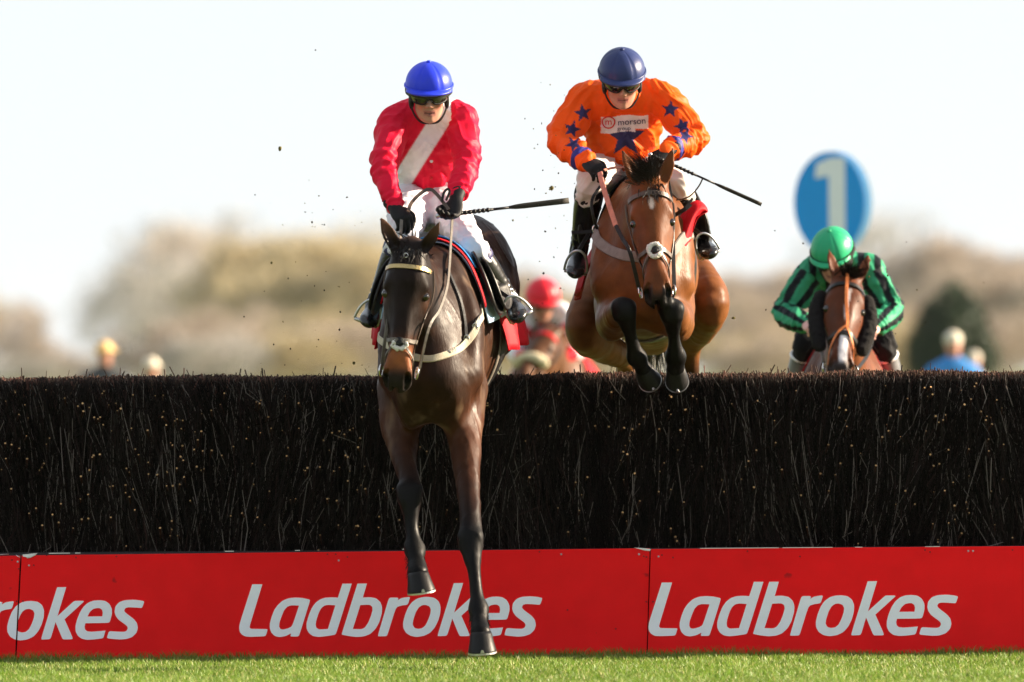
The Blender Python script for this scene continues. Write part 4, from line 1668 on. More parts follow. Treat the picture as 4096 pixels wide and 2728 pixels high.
for u, v in ((71, 2247), (2556, 2217)):
    screw(b_left if u < 80 else b_mid, u, v)
for u, v in ((116, 2262), (1355, 2242), (2245, 2217)):
    screw(b_mid, u, v, .0052)
for u, v in ((2634, 2226), (3892, 2204), (3873, 2204)):
    screw(b_right, u, v, .0052, None, YB - .008)
for u, v in ((187, 2221), (304, 2230), (466, 2226), (660, 2214), (1310, 2217), (1343, 2217), (1390, 2228), (2158, 2207), (92, 2404), (135, 2261), (2270, 2440), (2585, 2407), (2463, 2515), (2575, 2225), (2586, 2228)):
    screw(b_mid, u, v, .0036, M['hole'], YB - .0005)
for u, v in ((2612, 2407), (2692, 2230), (3200, 2226), (3700, 2200), (4050, 2200), (2990, 2205), (2648, 2220), (3720, 2208)):
    screw(b_right, u, v, .0036, M['hole'], YB - .0045)
for u, v in ((67, 2405), (75, 2275), (48, 2240)):
    screw(b_left, u, v, .0036, M['hole'], YB - .0005)


def flake(par, pts, y=YB - .004, curl=.006):
    P = [W(u, v, y - curl * (i % 2)) for i, (u, v) in enumerate(pts)]
    n = len(P)
    V = P + [p + np.array((0, .003, 0)) for p in P]
    Fc = [tuple(range(n)), tuple(range(n, 2 * n))[::-1]] + [(i, i + n, (i + 1) % n + n, (i + 1) % n) for i in range(n)]
    mesh_np('torn_vinyl', V, Fc, M['vinyl'], par, smooth=False)


flake(b_mid, ((90, 2218), (150, 2212), (142, 2222), (122, 2231), (110, 2234), (104, 2228), (92, 2226)))
flake(b_left, ((63, 2219), (80, 2227), (80, 2231), (68, 2225)))
flake(b_left, ((0, 2217), (36, 2215), (36, 2217), (0, 2219)))
for a, b_ in ((195, 280), (300, 322), (900, 935), (1180, 1200), (1610, 1630)):
    flake(b_mid, ((a, 2214 - a * .0115), (b_, 2214 - b_ * .0115), (b_, 2217 - b_ * .0115), (a, 2217 - a * .0115)), curl=0)
flake(b_mid, ((2535, 2190), (2570, 2192), (2603, 2196), (2600, 2204), (2580, 2203), (2560, 2197)), curl=.004)
for a, b_ in ((2800, 3115), (3130, 3330), (3420, 3450), (3700, 3760)):
    flake(b_right, ((a, 2192 - (a - 2800) * .0075), (b_, 2192 - (b_ - 2800) * .0075), (b_, 2194.5 - (b_ - 2800) * .0075), (a, 2194.5 - (a - 2800) * .0075)), YB - .008, 0)

# ------------------------------------------------------------------ far trees, bush
M['bark'] = mat('bark', (.16, .14, .12), .85, .2, vary=.3, vscale=3, bump=.5, bscale=8)
M['twigs_grey'] = mat('winter_twigs_grey', (.42, .40, .37), .85, .1)  # all the twig tones are lightened, with distance haze put into the colour
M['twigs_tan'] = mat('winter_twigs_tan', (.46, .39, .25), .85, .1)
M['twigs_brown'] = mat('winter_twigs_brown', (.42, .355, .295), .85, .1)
M['evergreen'] = mat('evergreen_leaf', (.022, .042, .018), .6, .3)
M['hedgeleaf'] = mat('hedge_leaf', (.30, .25, .12), .8, .1)


def tree_meshes(seed, height, spread, ntw, twl, leafy=0.):
    """returns (trunk mesh data, crown mesh data) of a bare winter tree standing at the origin"""
    rg = np.random.default_rng(seed)
    segs = []

    def grow(p, d, L, r, lev):
        n = 4
        pts = [p]
        for i in range(n):
            d = nrm(d + rg.normal(0, .10 + .05 * lev, 3) + np.array((0, 0, .05)))
            p = p + d * L / n
            pts.append(p)
        for i in range(n):
            segs.append((pts[i], pts[i + 1], r * (1 - .5 * i / n), r * (1 - .5 * (i + 1) / n), lev))
        if lev < 3:
            m = (6, 4, 4)[lev]
            for k in range(m):
                t = rg.uniform(.35 if lev == 0 else .2, 1)
                i = min(n - 1, int(t * n))
                q = pts[i] + (pts[i + 1] - pts[i]) * (t * n - i)
                ang = rg.uniform(0, 2 * PI)
                side = np.array((math.cos(ang), math.sin(ang), 0))
                grow(q, nrm(d * .7 + side * spread * rg.uniform(.5, 1.1) + np.array((0, 0, .25))), L * rg.uniform(.42, .66), r * (1 - .5 * t) * .55, lev + 1)
    grow(np.zeros(3), np.array((0, 0, 1.)), height * .55, height * .022, 0)
    A = np.array([s[0] for s in segs])
    B = np.array([s[1] for s in segs])
    ra = np.array([s[2] for s in segs])
    rb = np.array([s[3] for s in segs])
    lev = np.array([s[4] for s in segs])
    # limbs as five-sided prisms
    d = B - A
    d /= np.linalg.norm(d, axis=1)[:, None]
    u = np.cross(d, (.31, .9, .2))
    u /= np.linalg.norm(u, axis=1)[:, None]
    w = np.cross(d, u)
    V = []
    for P, r in ((A, ra), (B, rb)):
        for k in range(5):
            t = 2 * PI * k / 5
            V.append(P + (u * math.cos(t) + w * math.sin(t)) * r[:, None])
    V = np.stack(V, 1).reshape(-1, 3)
    F1 = ((np.arange(len(A)) * 10)[:, None, None] + np.array([[k, (k + 1) % 5, 5 + (k + 1) % 5, 5 + k] for k in range(5)])[None]).reshape(-1, 4)
    # twigs fill the volume around the outer limbs
    q = rg.normal(0, 1, (ntw * 2, 3))
    q /= np.linalg.norm(q, axis=1)[:, None]
    rad = rg.uniform(.25, 1, ntw * 2) ** .6
    ctr = np.array((0, 0, height * .60))
    R = ctr + q * rad[:, None] * np.array((.36 + .12 * spread, .36 + .12 * spread, .38)) * height * (1 + .30 * fbm(q * 1.9 + seed, seed, 2))[:, None]
    keep = np.argsort(-1.5 * fbm(R * .42, seed + 5, 3) - .6 * rg.uniform(0, 1, len(R)))[:ntw]
    R, q = R[keep], q[keep]
    D = q * .7 + rg.normal(0, .45, (ntw, 3)) + np.array((0, 0, .45))
    D /= np.linalg.norm(D, axis=1)[:, None]
    Ln = rg.uniform(.5, 1.2, ntw)[:, None] * twl
    sv = np.cross(D, rg.normal(0, 1, (ntw, 3)))
    sv /= np.linalg.norm(sv, axis=1)[:, None]
    wd_ = height * (.0020 + .0050 * leafy)
    E = R + D * Ln
    Mid = R + D * Ln * .5 + sv * Ln * .08
    Vt = np.stack([R - sv * wd_, R + sv * wd_, Mid + sv * wd_, Mid - sv * wd_, E], 1).reshape(-1, 3)
    b = (np.arange(ntw) * 5)[:, None, None]
    F2 = (b + np.array([[0, 1, 2], [0, 2, 3], [3, 2, 4]])[None]).reshape(-1, 3)
    return (V, F1), (Vt, F2)


TREES = []
for k, (sd_, h, sp, ntw, tl, lf) in enumerate(((1, 14, .75, 2400, 1.3, 0.), (2, 13, .9, 5200, 1.15, .26), (5, 12, .8, 5400, 1.05, .32), (9, 15, .7, 2800, 1.3, .1))):
    TREES.append(tree_meshes(sd_, h, sp, ntw, tl, lf))
TDATA = {}


def plant_tree(kind, tw, u, v_top, dist, wid=1., label='', group='', rot=0.):
    key = (kind, tw)
    top = W(u, v_top, dist - CAM_D)
    (V1, F1), (V2, F2) = TREES[kind]
    hgt = max(V2[:, 2].max(), V1[:, 2].max())
    s_ = top[2] / hgt
    if key not in TDATA:
        a = mesh_np('trunk', V1, F1, M['bark'])
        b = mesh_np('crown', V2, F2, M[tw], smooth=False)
        TDATA[key] = (a.data, b.data)
        bpy.data.objects.remove(a)
        bpy.data.objects.remove(b)
    o = empty('bare_tree', (top[0], top[1], 0), label, 'tree', group)
    for nm, me in zip(('trunk', 'crown'), TDATA[key]):
        q = bpy.data.objects.new(nm, me)
        COL.objects.link(q)
        q.parent = o
    o.scale = (s_ * wid, s_ * wid, s_)
    o.rotation_euler = (0, 0, rot)
    return o


rt = random.Random(5)
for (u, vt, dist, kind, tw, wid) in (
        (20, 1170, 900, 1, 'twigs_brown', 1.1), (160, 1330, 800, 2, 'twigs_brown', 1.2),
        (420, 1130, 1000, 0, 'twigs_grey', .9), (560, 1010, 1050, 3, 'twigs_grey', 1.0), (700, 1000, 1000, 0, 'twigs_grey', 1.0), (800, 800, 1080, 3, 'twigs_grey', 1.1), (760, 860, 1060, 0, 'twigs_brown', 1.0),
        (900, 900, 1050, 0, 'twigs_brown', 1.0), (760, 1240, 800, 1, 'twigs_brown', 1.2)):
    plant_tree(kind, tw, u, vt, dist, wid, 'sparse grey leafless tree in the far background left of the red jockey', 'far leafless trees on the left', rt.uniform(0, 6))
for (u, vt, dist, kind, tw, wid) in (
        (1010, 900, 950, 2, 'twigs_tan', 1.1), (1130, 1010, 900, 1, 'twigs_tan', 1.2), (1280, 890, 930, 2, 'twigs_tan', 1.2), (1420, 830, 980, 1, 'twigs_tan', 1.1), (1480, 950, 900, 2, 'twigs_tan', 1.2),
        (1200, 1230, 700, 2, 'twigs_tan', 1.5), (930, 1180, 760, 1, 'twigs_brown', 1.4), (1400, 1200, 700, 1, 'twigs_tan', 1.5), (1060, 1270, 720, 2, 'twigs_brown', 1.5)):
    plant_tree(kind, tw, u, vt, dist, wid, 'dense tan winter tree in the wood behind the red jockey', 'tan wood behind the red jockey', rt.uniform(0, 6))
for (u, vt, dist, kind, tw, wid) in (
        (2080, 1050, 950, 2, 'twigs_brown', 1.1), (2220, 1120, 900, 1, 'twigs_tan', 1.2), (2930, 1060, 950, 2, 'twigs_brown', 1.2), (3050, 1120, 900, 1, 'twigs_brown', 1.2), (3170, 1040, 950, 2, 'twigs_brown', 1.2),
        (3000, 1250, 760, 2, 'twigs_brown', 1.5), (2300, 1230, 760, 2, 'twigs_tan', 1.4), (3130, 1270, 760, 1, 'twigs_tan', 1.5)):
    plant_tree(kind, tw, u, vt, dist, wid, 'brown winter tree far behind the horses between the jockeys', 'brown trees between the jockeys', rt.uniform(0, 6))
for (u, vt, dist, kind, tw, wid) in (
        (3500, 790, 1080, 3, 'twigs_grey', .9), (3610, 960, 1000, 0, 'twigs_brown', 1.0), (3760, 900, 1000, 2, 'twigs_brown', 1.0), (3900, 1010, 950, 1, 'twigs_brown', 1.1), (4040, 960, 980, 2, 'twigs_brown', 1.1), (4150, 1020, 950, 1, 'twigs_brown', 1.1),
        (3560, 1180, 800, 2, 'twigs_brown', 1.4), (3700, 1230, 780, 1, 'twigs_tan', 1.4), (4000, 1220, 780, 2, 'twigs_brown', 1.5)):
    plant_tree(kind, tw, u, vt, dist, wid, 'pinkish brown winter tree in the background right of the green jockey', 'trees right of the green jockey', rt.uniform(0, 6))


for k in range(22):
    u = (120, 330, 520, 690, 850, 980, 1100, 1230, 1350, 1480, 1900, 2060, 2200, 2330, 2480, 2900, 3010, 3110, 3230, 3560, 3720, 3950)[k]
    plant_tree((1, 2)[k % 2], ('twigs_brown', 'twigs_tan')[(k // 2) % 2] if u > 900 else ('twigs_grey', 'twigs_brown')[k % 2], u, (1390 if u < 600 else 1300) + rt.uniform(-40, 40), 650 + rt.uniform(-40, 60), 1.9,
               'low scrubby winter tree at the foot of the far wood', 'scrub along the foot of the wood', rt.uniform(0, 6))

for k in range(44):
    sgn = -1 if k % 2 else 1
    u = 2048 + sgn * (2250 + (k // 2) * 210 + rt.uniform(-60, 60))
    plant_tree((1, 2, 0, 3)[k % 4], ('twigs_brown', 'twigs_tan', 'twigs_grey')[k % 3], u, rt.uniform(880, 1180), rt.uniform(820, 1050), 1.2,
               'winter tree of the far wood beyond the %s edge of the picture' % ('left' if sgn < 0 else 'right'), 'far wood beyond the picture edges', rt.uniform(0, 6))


def leaf_blob(name, c, r, n, size, m, parent, seed):
    """leaf-sized faces spread through an uneven crown"""
    rg = np.random.default_rng(seed)
    d = rg.normal(0, 1, (n, 3))
    d /= np.linalg.norm(d, axis=1)[:, None]
    rad = (.55 + .45 * rg.uniform(0, 1, n) ** .5) * (1 + .22 * fbm(d * 2.2 + seed, seed, 3))
    P = np.asarray(c) + d * rad[:, None] * np.asarray(r)
    a = rg.normal(0, 1, (n, 3))
    b = np.cross(a, d + rg.normal(0, .5, (n, 3)))
    a /= np.linalg.norm(a, axis=1)[:, None]
    b /= np.linalg.norm(b, axis=1)[:, None]
    s_ = (size * rg.uniform(.6, 1.3, n))[:, None]
    V = np.stack([P - a * s_, P - b * s_ * .5, P + a * s_, P + b * s_ * .5], 1).reshape(-1, 3)
    return mesh_np(name, V, np.arange(len(V)).reshape(-1, 4), m, parent, smooth=False)


bp_ = W(3815, 1400, 250 - CAM_D)
bush = empty('evergreen_bush', (bp_[0], bp_[1], 0), 'rounded dark green bush behind the person in blue', 'bush')
leaf_blob('crown', (bp_[0], bp_[1], 1.65), (1.0, 1.0, 1.5), 5000, .10, M['evergreen'], bush, 4)
tube('trunk', [(bp_[0], bp_[1], 0), (bp_[0] + .05, bp_[1], .7), (bp_[0], bp_[1], 1.6)], .09, M['bark'], bush)
# ------------------------------------------------------------------ furlong marker
M['signblue'] = mat('sign_blue', (.008, .27, .74), .45, .3, vary=.04)
M['signpale'] = mat('sign_figure', (.70, .75, .80), .5, .3, vary=.05)
M['signedge'] = mat('sign_edge_pale_blue', (.50, .74, .86), .5, .3)
YS = 33.
sc_ = W(3322, 812, YS)
px = (CAM_D + YS) / FPX
sg = empty('furlong_marker', (sc_[0], YS, 0), 'blue oval marker board with a large pale figure 1', 'sign')


def oval(rx, rz, x0, y, n=48):
    return [(sc_[0] + x0 + rx * math.cos(2 * PI * k / n), y, sc_[2] + rz * math.sin(2 * PI * k / n)) for k in range(n)]


def slab(name, loop, dy, m, par):
    n = len(loop)
    V = [np.array(p) for p in loop] + [np.array(p) + np.array((0, dy, 0)) for p in loop]
    Fc = [tuple(range(n))[::-1], tuple(range(n, 2 * n))] + [(i, (i + 1) % n, (i + 1) % n + n, i + n) for i in range(n)]
    return mesh_np(name, V, Fc, m, par, smooth=False)


slab('face', oval(142 * px, 205 * px, -4 * px, YS), .03, M['signblue'], sg)
slab('rim', oval(148 * px, 207 * px, 20 * px, YS + .04), .05, M['signedge'], sg)
fig = [(-58, 158), (0, 182), (62, 182), (62, -170), (-8, -170), (-8, 108), (-66, 98)]
slab('figure', [(sc_[0] + a * px * .95, YS - .006, sc_[2] + b * px) for a, b in fig], .005, M['signpale'], sg)
tube('post', [(sc_[0] + .02, YS + .11, 0), (sc_[0] + .02, YS + .11, sc_[2] * .6), (sc_[0] + .02, YS + .11, sc_[2] + .1)], .04, M['white'], sg, 10, 2)


# ------------------------------------------------------------------ leading horse, landing in front of the fence
def rows(*a):
    return np.array([(*W(u, v, y), r, s) for u, v, y, r, s in a])


def rowz(*a):
    """u (pixel column), y depth, z height, half width, half height"""
    return np.array([(W(u, 1400, y)[0], y, z, r, s) for u, y, z, r, s in a])


h1 = empty('horse', tuple(W(1800, 1800, -.9)), 'dark brown horse with black legs landing in front of the fence, gold browband', 'horse')
T1 = rowz((1722, -1.60, 1.34, .14, .16), (1726, -1.44, 1.42, .185, .29), (1738, -1.15, 1.52, .212, .37), (1764, -.85, 1.535, .24, .355),
          (1790, -.50, 1.585, .30, .335), (1822, -.15, 1.70, .285, .325), (1845, .10, 1.82, .27, .31), (1862, .34, 1.76, .215, .25), (1868, .48, 1.68, .14, .17))
HD1 = HeadFrame(W(1636, 996, -1.93), W(1580, 1545, -2.02), (-.10, -1, -.05), 1.0)
N1 = np.array([(*W(1735, 1250, -1.10), .155, .30), (*W(1710, 1235, -1.40), .105, .235), (*W(1672, 1165, -1.68), .083, .175), (*W(1640, 1065, -1.88), .072, .125)])
L1 = [rows((1612, 1560, -1.30, .115, .14), (1601, 1690, -1.36, .094, .11), (1616, 1830, -1.50, .060, .068), (1637, 1915, -1.58, .047, .050), (1639, 1972, -1.63, .056, .056), (1642, 2020, -1.65, .045, .043),
           (1645, 2090, -1.66, .033, .036), (1652, 2150, -1.68, .034, .037), (1659, 2196, -1.70, .045, .045), (1665, 2240, -1.74, .037, .037), (1670, 2290, -1.80, .048, .048)),
      rows((1838, 1560, -1.33, .12, .15), (1853, 1690, -1.42, .094, .11), (1866, 1850, -1.60, .065, .072), (1876, 2000, -1.76, .052, .056), (1882, 2100, -1.86, .050, .052), (1882, 2160, -1.90, .058, .058), (1888, 2212, -1.93, .047, .044),
           (1898, 2290, -1.96, .031, .036), (1908, 2380, -1.99, .033, .037), (1915, 2436, -2.02, .046, .046), (1919, 2484, -2.06, .036, .036), (1923, 2530, -2.11, .048, .048)),
      np.array([(T1[6, 0] - .15, .10, 1.72, .13, .20), (T1[6, 0] - .19, .12, 1.56, .11, .15), (T1[6, 0] - .17, .42, 1.56, .075, .09), (T1[6, 0] - .14, .66, 1.64, .05, .06), (T1[6, 0] - .14, .72, 1.66, .05, .055),
                (T1[6, 0] - .14, .88, 1.60, .034, .036), (T1[6, 0] - .14, 1.03, 1.54, .044, .044), (T1[6, 0] - .14, 1.12, 1.53, .042, .042)]),
      np.array([(T1[6, 0] + .13, .10, 1.74, .13, .20), (T1[6, 0] + .16, .16, 1.58, .11, .15), (T1[6, 0] + .14, .46, 1.58, .075, .09), (T1[6, 0] + .12, .70, 1.67, .05, .06), (T1[6, 0] + .12, .76, 1.69, .05, .055),
                (T1[6, 0] + .12, .92, 1.63, .034, .036), (T1[6, 0] + .12, 1.07, 1.57, .044, .044), (T1[6, 0] + .12, 1.16, 1.56, .042, .042)])]


def col1(V, N, H, legs):
    n = fbm(V * 3.5, 2, 3)
    c = np.tile(np.array((.018, .0072, .0038)), (len(V), 1)) * (1 + .30 * n)[:, None]
    # tan on flanks, shoulder and elbow
    tan = sstep(1.75, 1.35, V[:, 2]) * sstep(-1.9, -1.2, V[:, 1])
    c = mixc(c, (.046, .017, .007), tan * .75)
    l = H.loc(V)
    inh = head_mask(l)
    c[inh] = np.array((.009, .0045, .0035)) * (1 + .35 * n[inh])[:, None]
    eye = np.exp(-(((np.abs(l[:, 0]) - .10) / .035) ** 2 + ((l[:, 1] - .235) / .04) ** 2 + ((l[:, 2] + .08) / .05) ** 2)) * inh
    c = mixc(c, (.05, .02, .01), eye * .7)
    mz = np.exp(-((l[:, 1] - .505) / .065) ** 2) * inh
    c = mixc(c, (.26, .085, .028), mz * .9)
    tip = sstep(.545, .60, l[:, 1]) * inh
    c = mixc(c, (.016, .012, .011), tip)
    for s_ in (-1, 1):
        c = mixc(c, (.0015, .0015, .0015), sstep(.028, .018, np.linalg.norm((l - np.array((s_ * .050, .603, -.045))) * np.array((1.2, .8, 1.)), axis=1)))
    ear = sstep(-.03, -.10, l[:, 1]) * (np.abs(l[:, 0]) < .22) * (l[:, 2] > -.2) * (l[:, 2] < .15) * (l[:, 1] > -.3)
    c = mixc(c, (.085, .040, .020), ear * .8)
    k = leg_black(V, legs, (2.4, 2.9, 3.0, 3.0), 1.9)
    fa = np.zeros(len(V))
    for L in legs[:2]:
        d, t = line_param(V, L)
        fa = np.maximum(fa, sstep(.20, .09, d) * sstep(.2, 1.2, t))
    c = mixc(c, (.055, .0175, .0065), fa * .8)
    c = mixc(c, (.0035, .0032, .0035), k)
    sweat = np.clip(fbm(V * np.array((16, 16, 5)), 31, 3) * 2.4 - .5, 0, 1) * (V[:, 1] > -1.7) * (1 - k) * (~inh)
    return mixc(c, (.22, .14, .085), sweat * .35)


B1 = build_horse(h1, dict(vox=.0090, trunk=T1, neck=N1, head=HD1, legs=L1, colour=col1, legk=.075, joints=((4, 8), (5, 9)),
                          ears=((.72, .25, .195, -.25), (.58, .25, .190, .35)),
                          hooves=[(W(1671, 2290, -1.82), W(1682, 2362, -1.812), (.12, -1, .05)), (W(1924, 2530, -2.12), W(1929, 2604, -2.112), (.0, -1, .05)),
                                  (L1[2][-1, :3], L1[2][-1, :3] + np.array((0, .085, -.03)), (0, -.3, -1)), (L1[3][-1, :3], L1[3][-1, :3] + np.array((0, .085, -.03)), (0, -.3, -1))]))
rg = np.random.default_rng(3)
# forelock, mane, fetlock feather, tail
n = 90
strands('forelock', [HD1.p(rg.normal(0, .022), .0 + rg.uniform(-.02, .03), -.01 + rg.uniform(-.01, .012)) for i in range(n)],
        [HD1.F * .5 + HD1.U * rg.uniform(.25, .6) + HD1.S * rg.normal(0, .3) - HD1.F * .3 for i in range(n)], rg.uniform(.04, .10, n), M['hair'], h1, .0035, 5, HD1.F, .9, .2, 3)
n = 420
tt = rg.uniform(0, 1, n)
crest = catmull(np.array([HD1.p(0, -.02, -.05), W(1655, 1010, -1.72) + (0, 0, .02), W(1700, 1040, -1.40), W(1735, 1030, -1.05)]), 20)
rt = np.array([crest[min(len(crest) - 1, int(t * len(crest)))] for t in tt])
strands('mane', rt + rg.normal(0, .012, (n, 3)), np.column_stack([rg.normal(-.6, .35, n), rg.normal(.1, .3, n), rg.uniform(.0, .7, n)]), rg.uniform(.06, .13, n), M['hair'], h1, .004, 5, (0, 0, -1), 1.6, .2, 4)
for L, a in ((L1[0], 8), (L1[1], 9)):
    n = 240
    c0, c1 = L[a, :3], L[a + 2, :3]
    q = rg.uniform(0, 1, n)
    th = rg.uniform(0, 2 * PI, n)
    rr = .037
    R0 = c0 + (c1 - c0) * q[:, None] + np.column_stack([np.cos(th) * rr, np.sin(th) * rr, 0 * th])
    strands('fetlock_hair', R0, np.column_stack([np.cos(th) * .34, np.sin(th) * .34, -1 + 0 * th]), rg.uniform(.02, .045, n), M['hair'], h1, .0018, 3, (0, 0, -1), .2, .2, 5)
n = 260
tl = T1[8, :3] + np.array((0, .02, .16))
strands('tail', tl + rg.normal(0, .018, (n, 3)), np.column_stack([rg.normal(0, .12, n), rg.uniform(.7, 1.1, n), rg.uniform(.1, .5, n)]), rg.uniform(.45, .8, n), M['hair'], h1, .005, 8, (0, 0, -1), 1.5, .15, 6)

# bridle
br1 = empty('bridle', tuple(HD1.o), 'bridle with gold chain browband on the dark brown landing horse', 'bridle')
bridle(br1, HD1, B1, M['brownleather'], M['worn'], M['brass'], w=.020, nose_y=.425)
fleece_ring('sheepskin_pad', HD1, .446, .003, .030, .0105, M['fleece'], br1, .62, 5, .0, 2 * PI)
ball('leather_disc', HD1.p(0, .432, .008), (.022, .022, .006), M['leather'], br1, 14, HD1.ax())
tube('brow_ring', [HD1.p(-.008 + .010 * math.cos(a), .035 + .010 * math.sin(a), .030) for a in np.linspace(0, 2 * PI, 13)], .0025, M['metal'], br1, 6, 1, cap=False)
bl1, br1p = HD1.p(-.085, .555, -.12), HD1.p(.088, .555, -.12)
hl, hr = W(1606, 880, -1.12), W(1809, 868, -1.12)
strap('rein', [hl, W(1603, 930, -1.2), W(1597, 985, -1.45), W(1570, 1150, -1.75), W(1548, 1300, -1.9), bl1], .016, M['worn'], br1, None, 0, .004, hint=(.3, -1, .2))
strap('rein', [hr, W(1803, 960, -1.24), W(1797, 1060, -1.40), W(1787, 1150, -1.58), W(1757, 1240, -1.78), W(1716, 1310, -1.92), br1p], .014, M['worn'], br1, None, 0, .004, hint=(.5, -1, .1))
strap('rein_loop', [W(1632, 848, -1.12), W(1648, 808, -1.06), W(1690, 768, -1.02), W(1722, 758, -1.0), W(1748, 778, -1.02), W(1775, 812, -1.08), W(1796, 840, -1.12)], .017, M['brownleather'], br1, None, 0, .004, hint=(.1, -1, .2))
strap('rein_loop', [W(1768, 806, -1.08), W(1775, 772, -1.06), W(1790, 756, -1.05), W(1798, 768, -1.06), W(1784, 802, -1.08)], .012, M['leather'], br1, None, 0, .004, hint=(.1, -1, .2))

# breastplate
bp1 = empty('breastplate', tuple(T1[0, :3]), 'cream webbing breast girth with stamped letters on the dark brown horse', 'breastplate')
q = [FR(B1, 1928, 1240, -1.0), FR(B1, 1918, 1275, -1.1), FR(B1, 1893, 1335, -1.25), FR(B1, 1840, 1393, -1.48), FR(B1, 1760, 1428, -1.66), FR(B1, 1690, 1436, -1.70), W(1600, 1410, -1.62), W(1535, 1350, -1.42), on_trunk(T1, B1, -1.0, -1.3, .0)]
strap('breast_band', q, .034, M['cream'], bp1, B1, .006, .006, sub=7)
strap('neck_strap', [FR(B1, u_, v_, -1.3) for u_, v_ in ((1862, 1366), (1857, 1290), (1842, 1215), (1815, 1145), (1785, 1080))], .017, M['leather'], bp1, B1, .007, .004)
strap('girth_strap', [FR(B1, u_, v_, -1.1) for u_, v_ in ((1900, 1325), (1915, 1262), (1922, 1205))], .015, M['leather'], bp1, B1, .008, .004)
for c in (FR(B1, 1866, 1352, -1.46), FR(B1, 1900, 1305, -1.35)):
    tube('buckle', [c + np.array((.012 * math.cos(a), -.012, .014 * math.sin(a))) for a in np.linspace(0, 2 * PI, 9)], .003, M['metal'], bp1, 6, 1, cap=False)
ct = W(1800, 1407, -1.5)
hit = B1.ray_cast(Vector(ct) + Vector((0, -1, 0)), Vector((0, 1, 0)))
ctr = np.array(hit[0]) + np.array((0, -.016, 0)) if hit[0] is not None else ct
text_mesh('lettering', 'WPM', .026, M['greyprint'], lambda v: ctr + np.array((.93 * v[0] - .3 * v[1], -v[2] + v[0] * .35, .36 * v[0] + .95 * v[1])), bp1)

# saddle with cloths
sa1 = empty('saddle', tuple(T1[3, :3] + np.array((0, 0, .4))), 'black racing saddle over a red cloth on the dark brown horse', 'saddle')
cloth_sheet('saddlecloth', T1, B1, -.86, -.46, -1.75, 1.78, .012, M['redcloth'], sa1, .04, .07, .016, 1)
cloth_sheet('blue_pad', T1, B1, -1.14, -.42, -.50, .52, .050, M['bluepad'], sa1, .0, .0, .004, 2, 16, 20)
cloth_sheet('pale_pad', T1, B1, -1.13, -.60, -1.20, 1.28, .022, M['palepad'], sa1, .01, .015, .004, 2, 16, 30)
cloth_sheet('red_trim', T1, B1, -1.22, -1.15, -.9, .95, .040, M['redcloth'], sa1, 0, 0, .002, 2, 4, 24)
for s_ in (-1, 1):
    disc_sheet('saddle_flap', T1, B1, -1.00, s_ * .80, .17, .42, .050, M['leather'], sa1, .03, 2.6, .012)
    disc_sheet('knee_roll', T1, B1, -.93, s_ * .84, .13, .36, .075, M['leather'], sa1, .03, 2.3, .010)
cloth_sheet('seat', T1, B1, -.95, -.45, -.42, .42, .060, M['leather'], sa1, 0, 0, .0, 2, 14, 14)
gq = [on_trunk(T1, B1, -.72, a, .012) for a in np.linspace(1.2, 2 * PI - 1.2, 25)]
strap('girth', gq, .075, M['leather'], sa1, B1, .010, .008, sub=2)
gq = [on_trunk(T1, B1, -.80, a, .018) for a in np.linspace(1.1, PI, 9)]
strap('surcingle', gq, .035, M['worn'], sa1, B1, .020, .004, sub=3)
# printed number cloth letters on the near flank
pq = on_trunk(T1, B1, -.34, .95, .10)
text_mesh('lettering', 's', .16, M['white'], lambda v: W(2030, 1132, -.30) + np.array((v[0] * .6 + v[1] * -.25, -.02 + v[0] * .55, v[1] * .9 + .1 * v[0])), sa1)

# --- jockey in red with a white sash
j1 = empty('person', tuple(W(1700, 800, -.35)), 'jockey in red jacket with white diagonal sash and bright blue cap', 'person')
HJ1 = Frame(W(1716, 380, -.86), (.03, -.95, -.28), (0, -.28, .95), 1.0)


def silks1(V, N):
    c = np.tile(np.array((.72, .010, .042)), (len(V), 1))
    # white sash from the wearer's left shoulder to the right hip, printed round the body
    a, b = W(1800, 420, -.7), W(1612, 715, -.55)
    dx, dz = b[0] - a[0], b[2] - a[2]
    L = math.hypot(dx, dz)
    off = ((V[:, 0] - a[0]) * dz - (V[:, 2] - a[2]) * dx) / L
    hw = .046
    on = sstep(hw + .004, hw - .004, np.abs(off))
    arm = np.zeros(len(V), bool)
    for i in (0, 1):
        d, t = line_param(V, [JD1['shoulder'][i], JD1['elbow'][i], JD1['wrist'][i]])
        sx_ = np.asarray(JD1['shoulder'][i])
        arm |= (d < .095) & ((t > .22) | (np.abs(V[:, 0] - sx_[0]) < .045)) & ((V[:, 0] - sx_[0]) * (1 if i else -1) > -.055)
    return mixc(c, (.90, .87, .90), on * ~arm * (V[:, 2] > 2.10))


JD1 = dict(head=HJ1, cap=M['capblue'], breeches=M['breeches'], silks=silks1, seed=2, fold=.0055, band=M['navyprint'],
           shoulder=[W(1580, 488, -.66), W(1843, 476, -.64)], elbow=[W(1537, 668, -.86), W(1866, 645, -.80)], wrist=[W(1578, 832, -1.02), W(1827, 790, -1.02)],
           hip=[W(1645, 815, -.44), W(1765, 815, -.44)], knee=[W(1612, 935, -.90), W(1884, 980, -.90)], ankle=[W(1508, 1200, -.72), W(2030, 1185, -.74)], toe=[W(1480, 1268, -.94), W(2064, 1250, -.97)],
           pelvis=W(1702, 812, -.34),
           torso=[(*W(1716, 440, -.62), .085, .080), (*W(1712, 478, -.58), .165, .095), (*W(1708, 560, -.54), .180, .125), (*W(1704, 650, -.46), .160, .125), (*W(1702, 735, -.36), .152, .118)])
JB1 = build_jockey(j1, JD1)
glove('glove', W(1580, 834, -1.03), W(1618, 878, -1.10), (.35, -.35, -.75), (1, -.3, .6), M['glove'], j1, 1.12, .85, lpal=.080)
